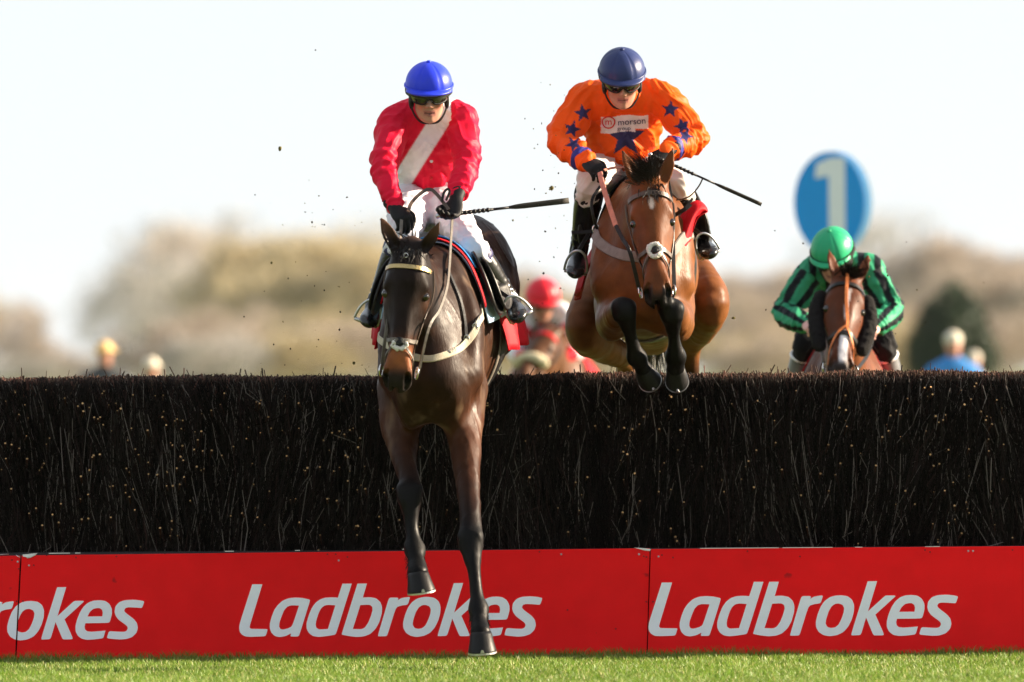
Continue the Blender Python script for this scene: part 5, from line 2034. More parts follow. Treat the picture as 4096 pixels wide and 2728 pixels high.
glove('glove', W(1824, 800, -1.04), W(1804, 868, -1.12), (-.30, -.75, -.15), (-1, -.3, .1), M['glove'], j1, 1.18, .75, open_=(.1, .2, .3, .5))
for v_ in (560, 622, 690):
    hit = JB1.ray_cast(Vector(W(1719 - (v_ - 560) * .03, v_, -2)), Vector((0, 1, 0)))
    if hit[0] is not None:
        ball('button', np.array(hit[0]) + np.array((0, -.002, 0)), (.0085, .004, .0085), M['button'] if v_ < 680 else M['redprint'], j1, 12)
text_mesh('helmet_print', 'KEP', .016, M['greyprint'], lambda v: HJ1.p(v[0], .128, .000 + v[1]) - HJ1.B * 0, j1, extrude=.0006)
w1 = empty('whip', tuple(W(1760, 862, -1.1)), 'black riding whip with padded flap held by the jockey in red', 'whip')
whip(w1, W(1752, 863, -1.14), W(2276, 802, -1.0), .0095, .46, .0125)
for i in (0, 1):
    t, a, kq = JD1['toe'][i], JD1['ankle'][i], JD1['knee'][i]
    d = nrm(t - a)
    sol = nrm(np.cross(np.cross(d, nrm(a - kq)), d))
    if sol @ (a - kq) < 0:
        sol = -sol
    sd_ = np.array((1., 0, 0)) * (1 if i else -1)
    st = empty('stirrup', tuple(t), 'silver stirrup iron on the %s boot of the jockey in red' % ('whip-side' if i else 'left-hand'), 'stirrup')
    topq = stirrup(st, t * .80 + a * .20 + sd_ * .010, d, sol, .058, .118)
    strap('stirrup_leather', [topq, (topq + W(1880 if i else 1580, 1120, -.72)) / 2 + sd_ * .03, W(1900 if i else 1570, 1100, -.74)], .020, M['leather'], st, None, 0, .004, hint=(0, -1, 0))


# ------------------------------------------------------------------ second horse, over the fence
h2 = empty('horse', tuple(W(2590, 1200, .9)), 'bright bay horse with white fleece on its nose, knees folded, jumping the fence', 'horse')
T2 = rowz((2572, .02, 1.78, .14, .17), (2574, .17, 1.83, .165, .26), (2578, .45, 1.885, .195, .355), (2584, .75, 1.87, .235, .35),
          (2590, 1.10, 1.855, .245, .305), (2594, 1.40, 1.83, .225, .265), (2598, 1.65, 1.78, .245, .27), (2600, 1.90, 1.70, .21, .22), (2600, 2.05, 1.61, .15, .17))
HD2 = HeadFrame(W(2600, 722, -.24), W(2632, 1172, -.52), (.02, -1, .0), .97)
N2 = np.array([(*W(2578, 985, .32), .165, .30), (*W(2582, 900, .08), .140, .235), (*W(2590, 830, -.10), .105, .165), (*W(2598, 780, -.20), .082, .115)])
cx = T2[6, 0]
L2 = [rows((2462, 1235, .28, .088, .15), (2446, 1282, .10, .076, .10), (2464, 1262, -.15, .062, .070), (2484, 1232, -.34, .052, .054), (2496, 1240, -.39, .055, .055), (2508, 1284, -.37, .044, .042),
           (2521, 1335, -.32, .031, .034), (2534, 1385, -.28, .033, .036), (2546, 1426, -.25, .045, .045), (2560, 1454, -.22, .037, .037), (2572, 1474, -.20, .042, .042)),
      rows((2698, 1235, .28, .088, .15), (2714, 1286, .10, .076, .10), (2708, 1266, -.15, .062, .070), (2694, 1238, -.34, .052, .054), (2688, 1246, -.39, .056, .056), (2691, 1288, -.37, .045, .042),
           (2695, 1340, -.32, .031, .034), (2699, 1385, -.29, .033, .036), (2702, 1424, -.26, .046, .046), (2703, 1452, -.23, .037, .037), (2703, 1472, -.21, .042, .042)),
      np.array([(cx - .18, 1.66, 1.78, .12, .20), (cx - .285, 1.42, 1.66, .105, .16), (cx - .315, 1.32, 1.57, .095, .125), (cx - .215, 1.55, 1.485, .075, .08), (cx - .12, 1.80, 1.43, .055, .06), (cx - .11, 1.90, 1.36, .05, .05),
                (cx - .11, 1.98, 1.16, .035, .036), (cx - .11, 2.04, 1.00, .046, .046), (cx - .11, 2.10, .92, .043, .043)]),
      np.array([(cx + .18, 1.66, 1.80, .12, .20), (cx + .27, 1.42, 1.73, .105, .155), (cx + .295, 1.32, 1.68, .092, .12), (cx + .245, 1.55, 1.57, .075, .08), (cx + .205, 1.72, 1.50, .060, .062), (cx + .20, 1.78, 1.42, .05, .05),
                (cx + .215, 1.86, 1.24, .036, .037), (cx + .22, 1.92, 1.08, .046, .046), (cx + .22, 1.98, 1.00, .043, .043)])]


def col2(V, N, H, legs):
    n = fbm(V * 3.5, 12, 3)
    c = np.tile(np.array((.135, .046, .0125)), (len(V), 1)) * (1 + .22 * n)[:, None]
    back = sstep(1.9, 2.2, V[:, 2])
    c = mixc(c, (.10, .03, .009), back * .6)
    l = H.loc(V)
    inh = head_mask(l)
    c[inh] = np.array((.115, .035, .0095)) * (1 + .25 * n[inh])[:, None]
    dk = np.exp(-((l[:, 0]) / .05) ** 2) * sstep(.12, .3, l[:, 1]) * inh * .35
    c = mixc(c, (.07, .02, .007), dk)
    eye = np.exp(-(((np.abs(l[:, 0]) - .10) / .025) ** 2 + ((l[:, 1] - .215) / .030) ** 2 + ((l[:, 2] + .08) / .03) ** 2)) * inh
    c = mixc(c, (.03, .015, .01), eye)
    star = sstep(.022, .012, np.hypot(l[:, 0] * 1.3 + .002 + .006 * n, (l[:, 1] - .135) * .55)) * inh * (l[:, 2] > -.06)
    c = mixc(c, (.62, .52, .46), star * .85)
    tip = sstep(.548, .60, l[:, 1] - .04 * (np.abs(l[:, 0]) < .02)) * inh
    c = mixc(c, (.022, .016, .015), tip)
    for s_ in (-1, 1):
        c = mixc(c, (.002, .002, .002), sstep(.028, .018, np.linalg.norm((l - np.array((s_ * .050, .603, -.045))) * np.array((1.2, .8, 1.)), axis=1)))
    ear = sstep(-.115, -.16, l[:, 1]) * (np.abs(l[:, 0]) < .22) * (l[:, 2] > -.2) * (l[:, 2] < .15) * (l[:, 1] > -.3)
    c = mixc(c, (.03, .016, .012), ear * .8)
    k = leg_black(V, legs, (3.0, 3.0, 5.0, 5.0), .8)
    return mixc(c, (.0035, .0032, .0035), k)


hv = lambda a, b, t: W(a, b, t)
B2 = build_horse(h2, dict(vox=.0090, trunk=T2, neck=N2, head=HD2, legs=L2, colour=col2, legk=.04, joints=((4, 8), (4, 8)), hoof_r=.043,
                          ears=((.52, .42, .215, -.30), (.48, .42, .215, .30)),
                          hooves=[(W(2573, 1474, -.20), W(2590, 1502, -.14), (.35, -.5, -.8)), (W(2703, 1472, -.21), W(2706, 1502, -.15), (.05, -.5, -.8)),
                                  (L2[2][-1, :3], L2[2][-1, :3] + np.array((0, .03, -.085)), (0, -1, -.3)), (L2[3][-1, :3], L2[3][-1, :3] + np.array((0, .03, -.085)), (0, -1, -.3))]))
rg = np.random.default_rng(13)
n = 460
x = rg.normal(-.004, .017, n)
strands('forelock', [HD2.p(x[i], rg.uniform(-.03, .05), -.012 + rg.uniform(-.03, .016)) for i in range(n)],
        [-HD2.F * rg.uniform(.5, 1.1) + HD2.S * (rg.normal(-.10, .13) + .25 * x[i] / .05) + HD2.U * rg.uniform(.1, .6) for i in range(n)], rg.uniform(.05, .21, n), M['hair2'], h2, .0022, 9, HD2.F * .9 - HD2.S * .45 + HD2.U * .3, 1.25, .34, 3)
n = 140
strands('poll_hair', [HD2.p(rg.normal(0, .02), rg.uniform(.0, .05), .0) for i in range(n)],
        [HD2.F * .6 + HD2.U * rg.uniform(.3, .7) + HD2.S * rg.normal(.1, .3) for i in range(n)], rg.uniform(.05, .12, n), M['hair2'], h2, .003, 6, HD2.F, 1.2, .22, 5)
n = 420
tt = rg.uniform(0, 1, n)
crest = catmull(np.array([HD2.p(0, -.03, -.06), W(2592, 715, .0), W(2586, 735, .25), W(2580, 760, .5)]), 20)
rt_ = np.array([crest[min(len(crest) - 1, int(t * len(crest)))] for t in tt])
strands('mane', rt_ + rg.normal(0, .012, (n, 3)), np.column_stack([rg.normal(-.2, .45, n), rg.normal(.3, .3, n), rg.uniform(.2, 1., n)]), rg.uniform(.07, .15, n), M['hair2'], h2, .004, 5, (0, 0, -1), 1.6, .2, 4)
n = 260
tl = T2[8, :3] + np.array((0, .02, .16))
strands('tail', tl + rg.normal(0, .018, (n, 3)), np.column_stack([rg.normal(0, .12, n), rg.uniform(.5, .9, n), rg.uniform(-.3, .3, n)]), rg.uniform(.45, .8, n), M['hair2'], h2, .005, 8, (0, 0, -1), 1.5, .15, 6)
n = 60
strands('whiskers', [HD2.p(rg.normal(0, .03), .60 + rg.uniform(-.03, .02), -.15 + rg.uniform(-.02, .02)) for i in range(n)], [HD2.F + HD2.U * rg.normal(0, .5) + HD2.S * rg.normal(0, .4) for i in range(n)], rg.uniform(.015, .04, n), M['hair2'], h2, .0008, 2, HD2.F, .1, .2, 8)

br2 = empty('bridle', tuple(HD2.o), 'dark bridle with white sheepskin cross noseband on the bright bay horse', 'bridle')
bridle(br2, HD2, B2, M['brownleather'], M['brownleather'], M['brownleather'], w=.024, nose_y=.385)
fleece_ring('sheepskin_pad', HD2, .392, .010, .030, .0125, M['fleece'], br2, 1.05)
ball('leather_disc', HD2.p(0, .392, .016), (.017, .019, .006), M['leather'], br2, 12, HD2.ax())
lh2, rh2 = W(2400, 690, -.08), W(2628, 650, -.06)
strap('rein_grip', [lh2, W(2408, 730, -.14), W(2436, 820, -.24), W(2464, 905, -.30)], .026, M['pinkrein'], br2, None, 0, .005, hint=(-.3, -1, .2))
strap('rein', [W(2463, 902, -.30), W(2490, 955, -.36), W(2520, 1010, -.42), HD2.p(-.085, .545, -.118)], .020, M['leather'], br2, None, 0, .004, hint=(-.3, -1, .2))
strap('rein', [rh2, W(2670, 720, .05), W(2690, 860, .0), W(2692, 960, -.20), HD2.p(.085, .545, -.118)], .020, M['leather'], br2, None, 0, .004, hint=(.3, -1, .2))
strap('rein', [lh2 + np.array((.02, 0, .01)), W(2450, 672, -.02), W(2490, 668, .0), W(2560, 665, -.02)], .014, M['pinkrein'], br2, None, 0, .004, hint=(0, -1, .4))
bp2 = empty('breastplate', tuple(T2[0, :3]), 'grey elastic breast girth across the bright bay horse', 'breastplate')
strap('breast_band', [on_trunk(T2, B2, .62, -1.25, 0), FR(B2, 2372, 930, .2), FR(B2, 2395, 968, .1), FR(B2, 2440, 1000, 0), FR(B2, 2500, 1022, -.05), FR(B2, 2550, 1026, -.08), W(2620, 1020, -.02), W(2690, 990, .02), W(2760, 930, .2), on_trunk(T2, B2, .62, 1.3, 0)], .052, M['greyweb'], bp2, B2, .006, .006)
strap('neck_strap', [FR(B2, 2390, 920, .1), W(2372, 860, .12), W(2368, 800, .15), W(2400, 745, .2)], .014, M['leather'], bp2, None, 0, .004)
tube('buckle', [FR(B2, 2385, 918, .1) + np.array((.018 * math.cos(a), -.012, .022 * math.sin(a))) for a in np.linspace(0, 2 * PI, 11)], .004, M['metal'], bp2, 6, 1, cap=False)
sa2 = empty('saddle', tuple(T2[3, :3] + np.array((0, 0, .4))), 'black saddle with red cloth flying up on the bright bay horse', 'saddle')
cloth_sheet('saddlecloth', T2, B2, .50, 1.15, -1.95, 1.25, .012, M['redcloth'], sa2, .10, .03, .02, 3)
for s_ in (-1, 1):
    disc_sheet('saddle_flap', T2, B2, .52, s_ * .88, .17, .42, .060, M['leather'], sa2, .05, 2.6, .012)
cloth_sheet('seat', T2, B2, .55, 1.05, -.42, .42, .060, M['leather'], sa2, 0, 0, 0., 2, 14, 14)
cloth_sheet('pad', T2, B2, .42, 1.05, -.9, .9, .030, M['blackcloth'], sa2, 0, 0, .003, 2, 14, 24)
for dy, wd_, m_ in ((.66, .07, M['leather']), (.60, .03, M['worn'])):
    strap('girth', [on_trunk(T2, B2, dy, a, .012) for a in np.linspace(1.2, 2 * PI - 1.2, 25)], wd_, m_, sa2, B2, .012, .008, sub=2)
# the cloth corner lifted by the wind on the right
top = [(2700, 888), (2738, 842), (2768, 800), (2800, 798), (2826, 822), (2832, 846)]
bot = [(2748, 1004), (2756, 985), (2766, 950), (2778, 908), (2786, 868), (2830, 850)]
G = np.zeros((6, 8, 3))
for i in range(6):
    for j in range(8):
        t = j / 7
        p = W(top[i][0] * (1 - t) + bot[i][0] * t, top[i][1] * (1 - t) + bot[i][1] * t, .12 + .10 * i / 5)
        p[1] += .022 * math.sin(t * 7 + i * .7) - .05 * t
        G[i, j] = p
o = sheet('cloth_corner', G, M['redcloth'], sa2, .005)
o.modifiers.new('round', 'SUBSURF').levels = 2
o.modifiers['round'].render_levels = 2
strap('cloth_strap', [W(2698, 862, .06), W(2735, 840, .04), W(2762, 818, .06)], .022, M['leather'], sa2, None, 0, .005, hint=(0, -1, .6))
strap('cloth_strap', [W(2372, 925, .30), W(2330, 930, .28), W(2286, 931, .27)], .020, M['leather'], sa2, None, 0, .005, hint=(0, -1, .6))

# --- jockey in orange with navy stars
j2 = empty('person', tuple(W(2490, 700, .6)), 'jockey in orange jacket with navy stars and dark navy cap', 'person')
HJ2 = Frame(W(2488, 322, .12), (.04, -.90, -.42), (.0, -.42, .90), 1.0)
STARS = [(2332, 451, .043, .15), (2289, 516, .042, -.3), (2294, 577, .040, .5), (2682, 436, .043, -.1), (2730, 503, .042, .35), (2740, 545, .040, -.4)]


def silks2(V, N):
    c = np.tile(np.array((.86, .098, .008)), (len(V), 1))
    navy = (.035, .035, .115)
    front = N[:, 1] < .35
    st = np.zeros(len(V), bool)
    for u, v, R, ro in STARS:
        q = W(u, v, .2)
        st |= star_mask(V[:, 0], V[:, 2], q[0], q[2], R * 1.05, ro) & (np.hypot(V[:, 0] - q[0], V[:, 2] - q[2]) < R * 1.3)
    q = W(2503, 548, .35)
    st |= star_mask(V[:, 0], V[:, 2], q[0], q[2], .098, 0.) & (np.hypot(V[:, 0] - q[0], V[:, 2] - q[2]) < .14) & (np.abs(V[:, 0] - q[0]) < .11)
    c = mixc(c, navy, (st & front).astype(float))
    a, b = W(2404, 492, .3), W(2594, 484, .3)
    t = (V[:, 0] - a[0]) / (b[0] - a[0])
    zc = a[2] + (b[2] - a[2]) * t
    pat = (t > 0) & (t < 1) & (np.abs(V[:, 2] - zc + .004 * np.sin(t * 9) + .008 * (t < .72)) < .031 + .008 * (t < .72)) & front
    c = mixc(c, (.80, .78, .80), pat.astype(float))
    for i in (0, 1):
        d, t = line_param(V, [JD2['shoulder'][i], JD2['elbow'][i], JD2['wrist'][i]])
        c = mixc(c, (.04, .04, .22), ((d < .1) & (t > 1.74) & (t < 1.86)).astype(float))
    return c


JD2 = dict(head=HJ2, cap=M['capnavy'], breeches=M['breeches2'], silks=silks2, seed=5, fold=.006, band=M['blackcloth'], vox=.005,
           shoulder=[W(2338, 400, .38), W(2642, 388, .38)], elbow=[W(2243, 560, .30), W(2776, 552, .30)], wrist=[W(2350, 652, .06), W(2672, 604, .04)],
           hip=[W(2432, 668, .70), W(2548, 668, .70)], knee=[W(2362, 718, .26), W(2704, 735, .30)], ankle=[W(2318, 985, .50), W(2792, 940, .50)], toe=[W(2304, 1070, .28), W(2832, 995, .26)],
           pelvis=W(2490, 672, .82), sleeve=(.078, .072, .064, .055, .039),
           torso=[(*W(2490, 372, .34), .085, .080), (*W(2490, 405, .42), .180, .10), (*W(2490, 480, .50), .190, .135), (*W(2490, 560, .58), .170, .135), (*W(2490, 618, .70), .160, .125)])
JB2 = build_jockey(j2, JD2)
glove('glove', W(2346, 650, .06), W(2404, 686, -.05), (.45, -.25, -.7), (.5, -.5, .7), M['glove'], j2, 1.02, .8)
glove('glove', W(2676, 606, .04), W(2620, 650, -.03), (-.5, -.25, -.7), (-.6, -.4, .6), M['glove'], j2, 1.05, 1.0)


def on_jacket(u, v, off):
    a, b = W(u, v, -8.), W(u, v, 8.)
    h = JB2.ray_cast(Vector(a), Vector(b - a).normalized())
    return np.array(h[0]) + np.array((0, -off, 0)) if h[0] is not None else W(u, v, .3)


def jtext(body, size, u, v, m, rot=0., off=.004):
    k = 839.
    cr, sr = math.cos(rot), math.sin(rot)
    text_mesh('lettering', body, size, m, lambda p: on_jacket(u + k * (p[0] * cr - p[1] * sr), v - k * (p[0] * sr + p[1] * cr), off + p[2]), j2, extrude=.0008)


jtext('morson', .0430, 2527, 487, M['navyprint'], .07)
jtext('group', .027, 2496, 514, M['navyprint'], .03, .006)
jtext('m', .045, 2434, 488, M['redprint'], .0)
rp = [on_jacket(2434 + 25 * math.cos(a) * (1 + .05 * math.sin(3 * a)), 490 - 23 * math.sin(a), .005) for a in np.linspace(0, 2 * PI, 25)]
tube('logo_ring', rp, .0032, M['redprint'], j2, 5, 1, cap=False)
w2 = empty('whip', tuple(rh2), 'thin black whip held out by the jockey in orange', 'whip')
whip(w2, W(2600, 618, -.06), W(3046, 818, .02), .0075, .42, .0085)
tube('wrist_loop', [W(2812, 712, -.02), W(2795, 745, -.02), W(2765, 780, -.01), W(2735, 795, .0), W(2705, 800, .02)], .0035, M['brownleather'], w2, 6, 4)
for i in (0, 1):
    t, a, kq = JD2['toe'][i], JD2['ankle'][i], JD2['knee'][i]
    d = nrm(t - a)
    sol = nrm(np.cross(np.cross(d, nrm(a - kq)), d))
    if sol @ (a - kq) < 0:
        sol = -sol
    st = empty('stirrup', tuple(t), 'dark stirrup iron on the %s boot of the jockey in orange' % ('whip-side' if i else 'rein-side'), 'stirrup')
    topq = stirrup(st, t * .80 + a * .20, d, sol, .054, .112, M['alloy'])
    strap('stirrup_leather', [topq, (topq + W(2700 if i else 2400, 850, .5)) / 2, W(2700 if i else 2400, 830, .5)], .018, M['leather'], st, None, 0, .004)


# ------------------------------------------------------------------ third and fourth horses behind the fence
def stand_legs(T, g=0., ph=0., sgn=1):
    """four galloping legs under a trunk, lowest hoof on the ground; returns chains and hooves"""
    out, hv_ = [], []
    a, b = T[1], T[6]
    wx = .14
    for s_, dy, dz in ((-1, -.45, .0), (1, .10, .28)):
        x = a[0] + s_ * wx
        y, z = a[1] + .15, a[2]
        zt = .11 + dz + g
        out.append(np.array([(x, y, z - .10, .10, .14), (x, y - .02, z - .27, .08, .10), (x, y + dy * .5, z * .60 + zt * .15, .06, .066), (x, y + dy * .62, z * .40 + zt * .4, .055, .055),
                             (x, y + dy * .8, zt * .72 + z * .20, .034, .036), (x, y + dy * .95, zt + .08, .045, .045), (x, y + dy - .02, zt, .046, .046)]))
        e = out[-1][-1, :3]
        hv_.append((e, e + np.array((0, -.03, -.085)), (0, -1, 0)))
    for s_, dy, dz in ((-1, .30, .0), (1, .55, .10)):
        x = b[0] + s_ * .15
        y, z = b[1], b[2]
        zt = .11 + dz + g
        out.append(np.array([(x, y, z - .05, .13, .20), (x, y - .10, z - .32, .11, .14), (x, y + dy * .5 + .05, z * .55, .075, .08), (x, y + dy * .8 + .12, z * .40, .058, .06), (x, y + dy * .9 + .06, z * .25 + zt * .35, .036, .038),
                             (x, y + dy + .0, zt + .09, .045, .045), (x, y + dy - .04, zt, .045, .045)]))
        e = out[-1][-1, :3]
        hv_.append((e, e + np.array((0, -.03, -.085)), (0, -1, 0)))
    return out, hv_


def flat_trunk(x, y0, z, tilt=0.):
    S = ((0, -.18, .15, .16), (.15, -.10, .215, .28), (.43, -.05, .245, .37), (.73, -.07, .27, .36), (1.08, -.08, .30, .335), (1.38, -.06, .285, .30), (1.62, -.05, .27, .29), (1.86, -.10, .22, .24), (2.0, -.16, .14, .17))
    return np.array([(x + tilt * a, y0 + a, z + b, w, h) for a, b, w, h in S])


Y3 = 4.4
h3 = empty('horse', tuple(W(3390, 1700, Y3 + .8) * np.array((1, 1, 0))), 'bay horse with white blaze and orange nose strap behind the fence on the right', 'horse')
T3 = flat_trunk(W(3385, 1400, Y3)[0], Y3 + .15, 1.17)
HD3 = HeadFrame(W(3390, 1092, Y3 - .28), W(3368, 1430, Y3 - .62), (.03, -1, .0), .98)
N3 = np.array([(*(T3[2, :3] + np.array((0, -.10, .14))), .15, .28), (*(T3[1, :3] + np.array((0, -.20, .34))), .105, .19), (*(HD3.o + np.array((0, .10, -.10))), .080, .13)])
L3, HV3 = stand_legs(T3)


def col3(V, N, H, legs):
    n = fbm(V * 3.5, 12, 3)
    c = np.tile(np.array((.095, .028, .009)), (len(V), 1)) * (1 + .22 * n)[:, None]
    l = H.loc(V)
    inh = head_mask(l)
    c[inh] = np.array((.08, .022, .008)) * (1 + .25 * n[inh])[:, None]
    bl = sstep(.018, .009, np.abs(l[:, 0] - .004 + .010 * n) - .008 * sstep(.36, .45, l[:, 1])) * sstep(.37, .40, l[:, 1]) * sstep(.60, .56, l[:, 1]) * inh * (l[:, 2] > -.1)
    b2 = sstep(.012, .006, np.abs(l[:, 0] - .012 - .006 * np.sin(l[:, 1] * 20))) * sstep(.10, .14, l[:, 1]) * sstep(.33, .28, l[:, 1]) * inh * (l[:, 2] > -.08)
    tip = sstep(.55, .60, l[:, 1]) * inh
    c = mixc(c, (.03, .022, .022), tip)
    c = mixc(c, (.72, .68, .68), np.maximum(bl, b2 * .7))
    return mixc(c, (.004, .004, .004), leg_black(V, legs, (3, 3, 3, 3), .8))


B3 = build_horse(h3, dict(vox=.0115, trunk=T3, neck=N3, head=HD3, legs=L3, colour=col3, ears=((.50, .42, .18, -.3), (.48, .42, .18, .35)), hooves=HV3))
rg = np.random.default_rng(23)
n = 110
strands('forelock', [HD3.p(rg.normal(.01, .02), rg.uniform(-.02, .03), -.01) for i in range(n)], [-HD3.F * .4 + HD3.U * rg.uniform(.3, .8) + HD3.S * rg.normal(.2, .4) for i in range(n)], rg.uniform(.05, .11, n), M['hair'], h3, .004, 5, HD3.F, 1.2, .25, 3)
n = 160
strands('tail', T3[8, :3] + np.array((0, .02, .15)) + rg.normal(0, .018, (n, 3)), np.column_stack([rg.normal(0, .12, n), rg.uniform(.5, .9, n), rg.uniform(-.3, .3, n)]), rg.uniform(.5, .9, n), M['hair'], h3, .006, 7, (0, 0, -1), 1.5, .15, 6)
br3 = empty('bridle', tuple(HD3.o), 'bridle with orange face strap and black sheepskin cheek rolls on the bay with a blaze', 'bridle')
bridle(br3, HD3, B3, M['leather'], M['leather'], M['leather'], w=.024, nose_y=.40, fig8=False)
p3 = HD3.p
strap('face_strap', [p3(.0, .0, .03), p3(-.002, .08, .03), p3(.0, .20, .03), p3(.014, .30, .02), p3(.02, .36, .02)], .017, M['orange'], br3, B3, .010, .004)
for s_ in (-1, 1):
    strap('nose_strap', [p3(.012, .36, .03), p3(s_ * .035, .40, .01), p3(s_ * .065, .47, -.03), p3(s_ * .08, .55, -.10)], .014, M['orange'], br3, B3, .010, .004)
    strap('rein', [p3(s_ * .085, .55, -.12), W(3380 + s_ * 90, 1420, Y3 - .2), W(3375 + s_ * 120, 1340, Y3 + .2)], .018, M['leather'], br3, None, 0, .004)
    f = Field(p3(0, .2, -.1) - .3, p3(0, .2, -.1) + .3, .009)
    f.chain([(*p3(s_ * .125, .08, -.12), .034), (*p3(s_ * .140, .18, -.13), .042), (*p3(s_ * .132, .30, -.13), .042), (*p3(s_ * .112, .40, -.13), .034)], k=0)
    V, Fq = f.mesh(1)
    V = V + normals_of(V, Fq) * (fbm(V * 70, 4, 2) * .008)[:, None]
    mesh_np('cheek_roll', V, Fq, M['blackfleece'], br3)
sa3 = empty('saddle', tuple(T3[3, :3] + np.array((0, 0, .4))), 'black saddle with red cloth on the bay with a blaze', 'saddle')
cloth_sheet('saddlecloth', T3, B3, T3[2, 1], T3[2, 1] + .62, -1.5, 1.5, .012, M['redcloth'], sa3, .04, .04, .02, 3)
cloth_sheet('seat', T3, B3, T3[2, 1] + .05, T3[2, 1] + .5, -.5, .5, .05, M['leather'], sa3, 0, 0, 0., 2, 12, 12)
strap('girth', [on_trunk(T3, B3, T3[2, 1] + .2, a, .012) for a in np.linspace(1.2, 2 * PI - 1.2, 25)], .07, M['leather'], sa3, B3, .012, .008, sub=2)

j3 = empty('person', tuple(W(3375, 1250, Y3 + .9)), 'jockey in green and black striped jacket with green cap, crouching low', 'person')
HJ3 = Frame(W(3332, 1028, Y3 + .42), (-.22, -.80, -.58), (-.14, -.55, .82), 1.0)


def stripes3(V, N):
    g, k = np.array((.04, .29, .15)), np.array((.012, .014, .018))
    m = np.zeros(len(V))
    body = np.abs(((V[:, 0] - JD3['torso'][1][0]) / .085 + .25) % 1 - .5) < .22
    m = body.astype(float)
    for i in (0, 1):
        a, b, c = (np.asarray(JD3[q][i]) for q in ('shoulder', 'elbow', 'wrist'))
        d, t = line_param(V, [a, b, c])
        t0 = np.clip(t, 0, 1.999)
        P = np.where((t0 < 1)[:, None], a + (b - a) * np.clip(t0, 0, 1)[:, None], b + (c - b) * np.clip(t0 - 1, 0, 1)[:, None])
        ax = np.where((t0 < 1)[:, None], nrm(b - a), nrm(c - b))
        u = np.cross(ax, (0, 1., .2))
        u /= np.linalg.norm(u, axis=1)[:, None]
        w = np.cross(ax, u)
        an = np.arctan2(((V - P) * u).sum(1), ((V - P) * w).sum(1))
        s_ = np.abs((an / (2 * PI) * 5 + .1) % 1 - .5) < .24
        arm = (d < .105) & (t > .12)
        m = np.where(arm, s_.astype(float), m)
    return mixc(np.tile(g, (len(V), 1)), k, m)


JD3 = dict(head=HJ3, cap=M['capgreen'], capband=M['blackcloth'], breeches=M['blackcloth'], silks=stripes3, seed=9, vox=.007, goggles=True, greyboot=True, boottop=M['white'],
           shoulder=[W(3252, 1092, Y3 + .55), W(3478, 1080, Y3 + .55)], elbow=[W(3140, 1250, Y3 + .50), W(3565, 1245, Y3 + .50)], wrist=[W(3228, 1302, Y3 + .25), W(3500, 1312, Y3 + .25)],
           hip=[W(3330, 1270, Y3 + 1.05), W(3440, 1270, Y3 + 1.05)], knee=[W(3222, 1370, Y3 + .70), W(3530, 1370, Y3 + .70)], ankle=[W(3160, 1640, Y3 + .92), W(3600, 1640, Y3 + .92)], toe=[W(3150, 1690, Y3 + .72), W(3610, 1690, Y3 + .72)],
           pelvis=W(3385, 1250, Y3 + 1.15), sleeve=(.076, .070, .064, .056, .038),
           torso=[(*W(3350, 1065, Y3 + .58), .085, .08), (*W(3360, 1085, Y3 + .68), .175, .10), (*W(3370, 1125, Y3 + .80), .185, .13), (*W(3378, 1180, Y3 + .95), .17, .13), (*W(3385, 1225, Y3 + 1.08), .16, .12)])
build_jockey(j3, JD3)
M['pinkskin'] = mat('pink_hand', (.62, .33, .29), .5, .35)
glove('hand', W(3228, 1300, Y3 + .25), W(3262, 1312, Y3 + .12), (.4, -.2, -.8), (.2, -.5, .8), M['pinkskin'], j3, 1., 1.2, vox=.006)
glove('hand', W(3500, 1312, Y3 + .25), W(3470, 1325, Y3 + .12), (-.4, -.2, -.8), (-.2, -.5, .8), M['pinkskin'], j3, 1., 1.2, vox=.006)

# --- blurred rider further back
Y4 = 24.
h4 = empty('horse', tuple(W(2150, 1700, Y4 + .8) * np.array((1, 1, 0))), 'chestnut brown horse with cream sheepskin noseband, out of focus behind the leader', 'horse')
T4 = flat_trunk(W(2190, 1400, Y4)[0], Y4 + .10, 1.30, .05)
HD4 = HeadFrame(W(2185, 1312, Y4 - .25), W(2070, 1500, Y4 - .72), (-.35, -.8, .45), 1.0)
N4 = np.array([(*(T4[2, :3] + np.array((0, -.05, .16))), .16, .28), (*(T4[1, :3] + np.array((0, -.20, .24))), .125, .20), (*(HD4.o + np.array((.02, .10, -.08))), .085, .13)])
L4, HV4 = stand_legs(T4)


def col4(V, N, H, legs):
    c = np.tile(np.array((.075, .03, .013)), (len(V), 1)) * (1 + .22 * fbm(V * 3.5, 12, 3))[:, None]
    return mixc(c, (.02, .016, .016), leg_black(V, legs, (3, 3, 3, 3), .8))


B4 = build_horse(h4, dict(vox=.018, detail=False, trunk=T4, neck=N4, head=HD4, legs=L4, colour=col4, ears=((.34, -.3, .15, -.3), (.34, -.3, .15, .3)), hooves=HV4))
br4 = empty('bridle', tuple(HD4.o), 'bridle with thick cream sheepskin noseband on the blurred brown horse', 'bridle')
bridle(br4, HD4, B4, M['leather'], M['leather'], M['redcloth'], w=.035, nose_y=.36, fig8=False, ring=False)
f = Field(HD4.p(0, .38, -.05) - .3, HD4.p(0, .38, -.05) + .3, .012)
f.chain([(*HD4.p(.11 * math.sin(a), .37, -.08 + .08 * math.cos(a)), .034) for a in np.linspace(-1.2, 1.2, 9)], k=0)
V, Fq = f.mesh(1)
V = V + normals_of(V, Fq) * (fbm(V * 50, 4, 2) * .012)[:, None]
mesh_np('sheepskin_noseband', V, Fq, mat('cream_sheepskin', (.50, .44, .30), .95, .1), br4)
j4 = empty('person', tuple(W(2200, 1250, Y4 + .9)), 'blurred jockey in white jacket with red marks and red cap behind the leader', 'person')
HJ4 = Frame(W(2170, 1206, Y4 + .30), (.10, -.86, -.42), (.05, -.42, .86), 1.05)


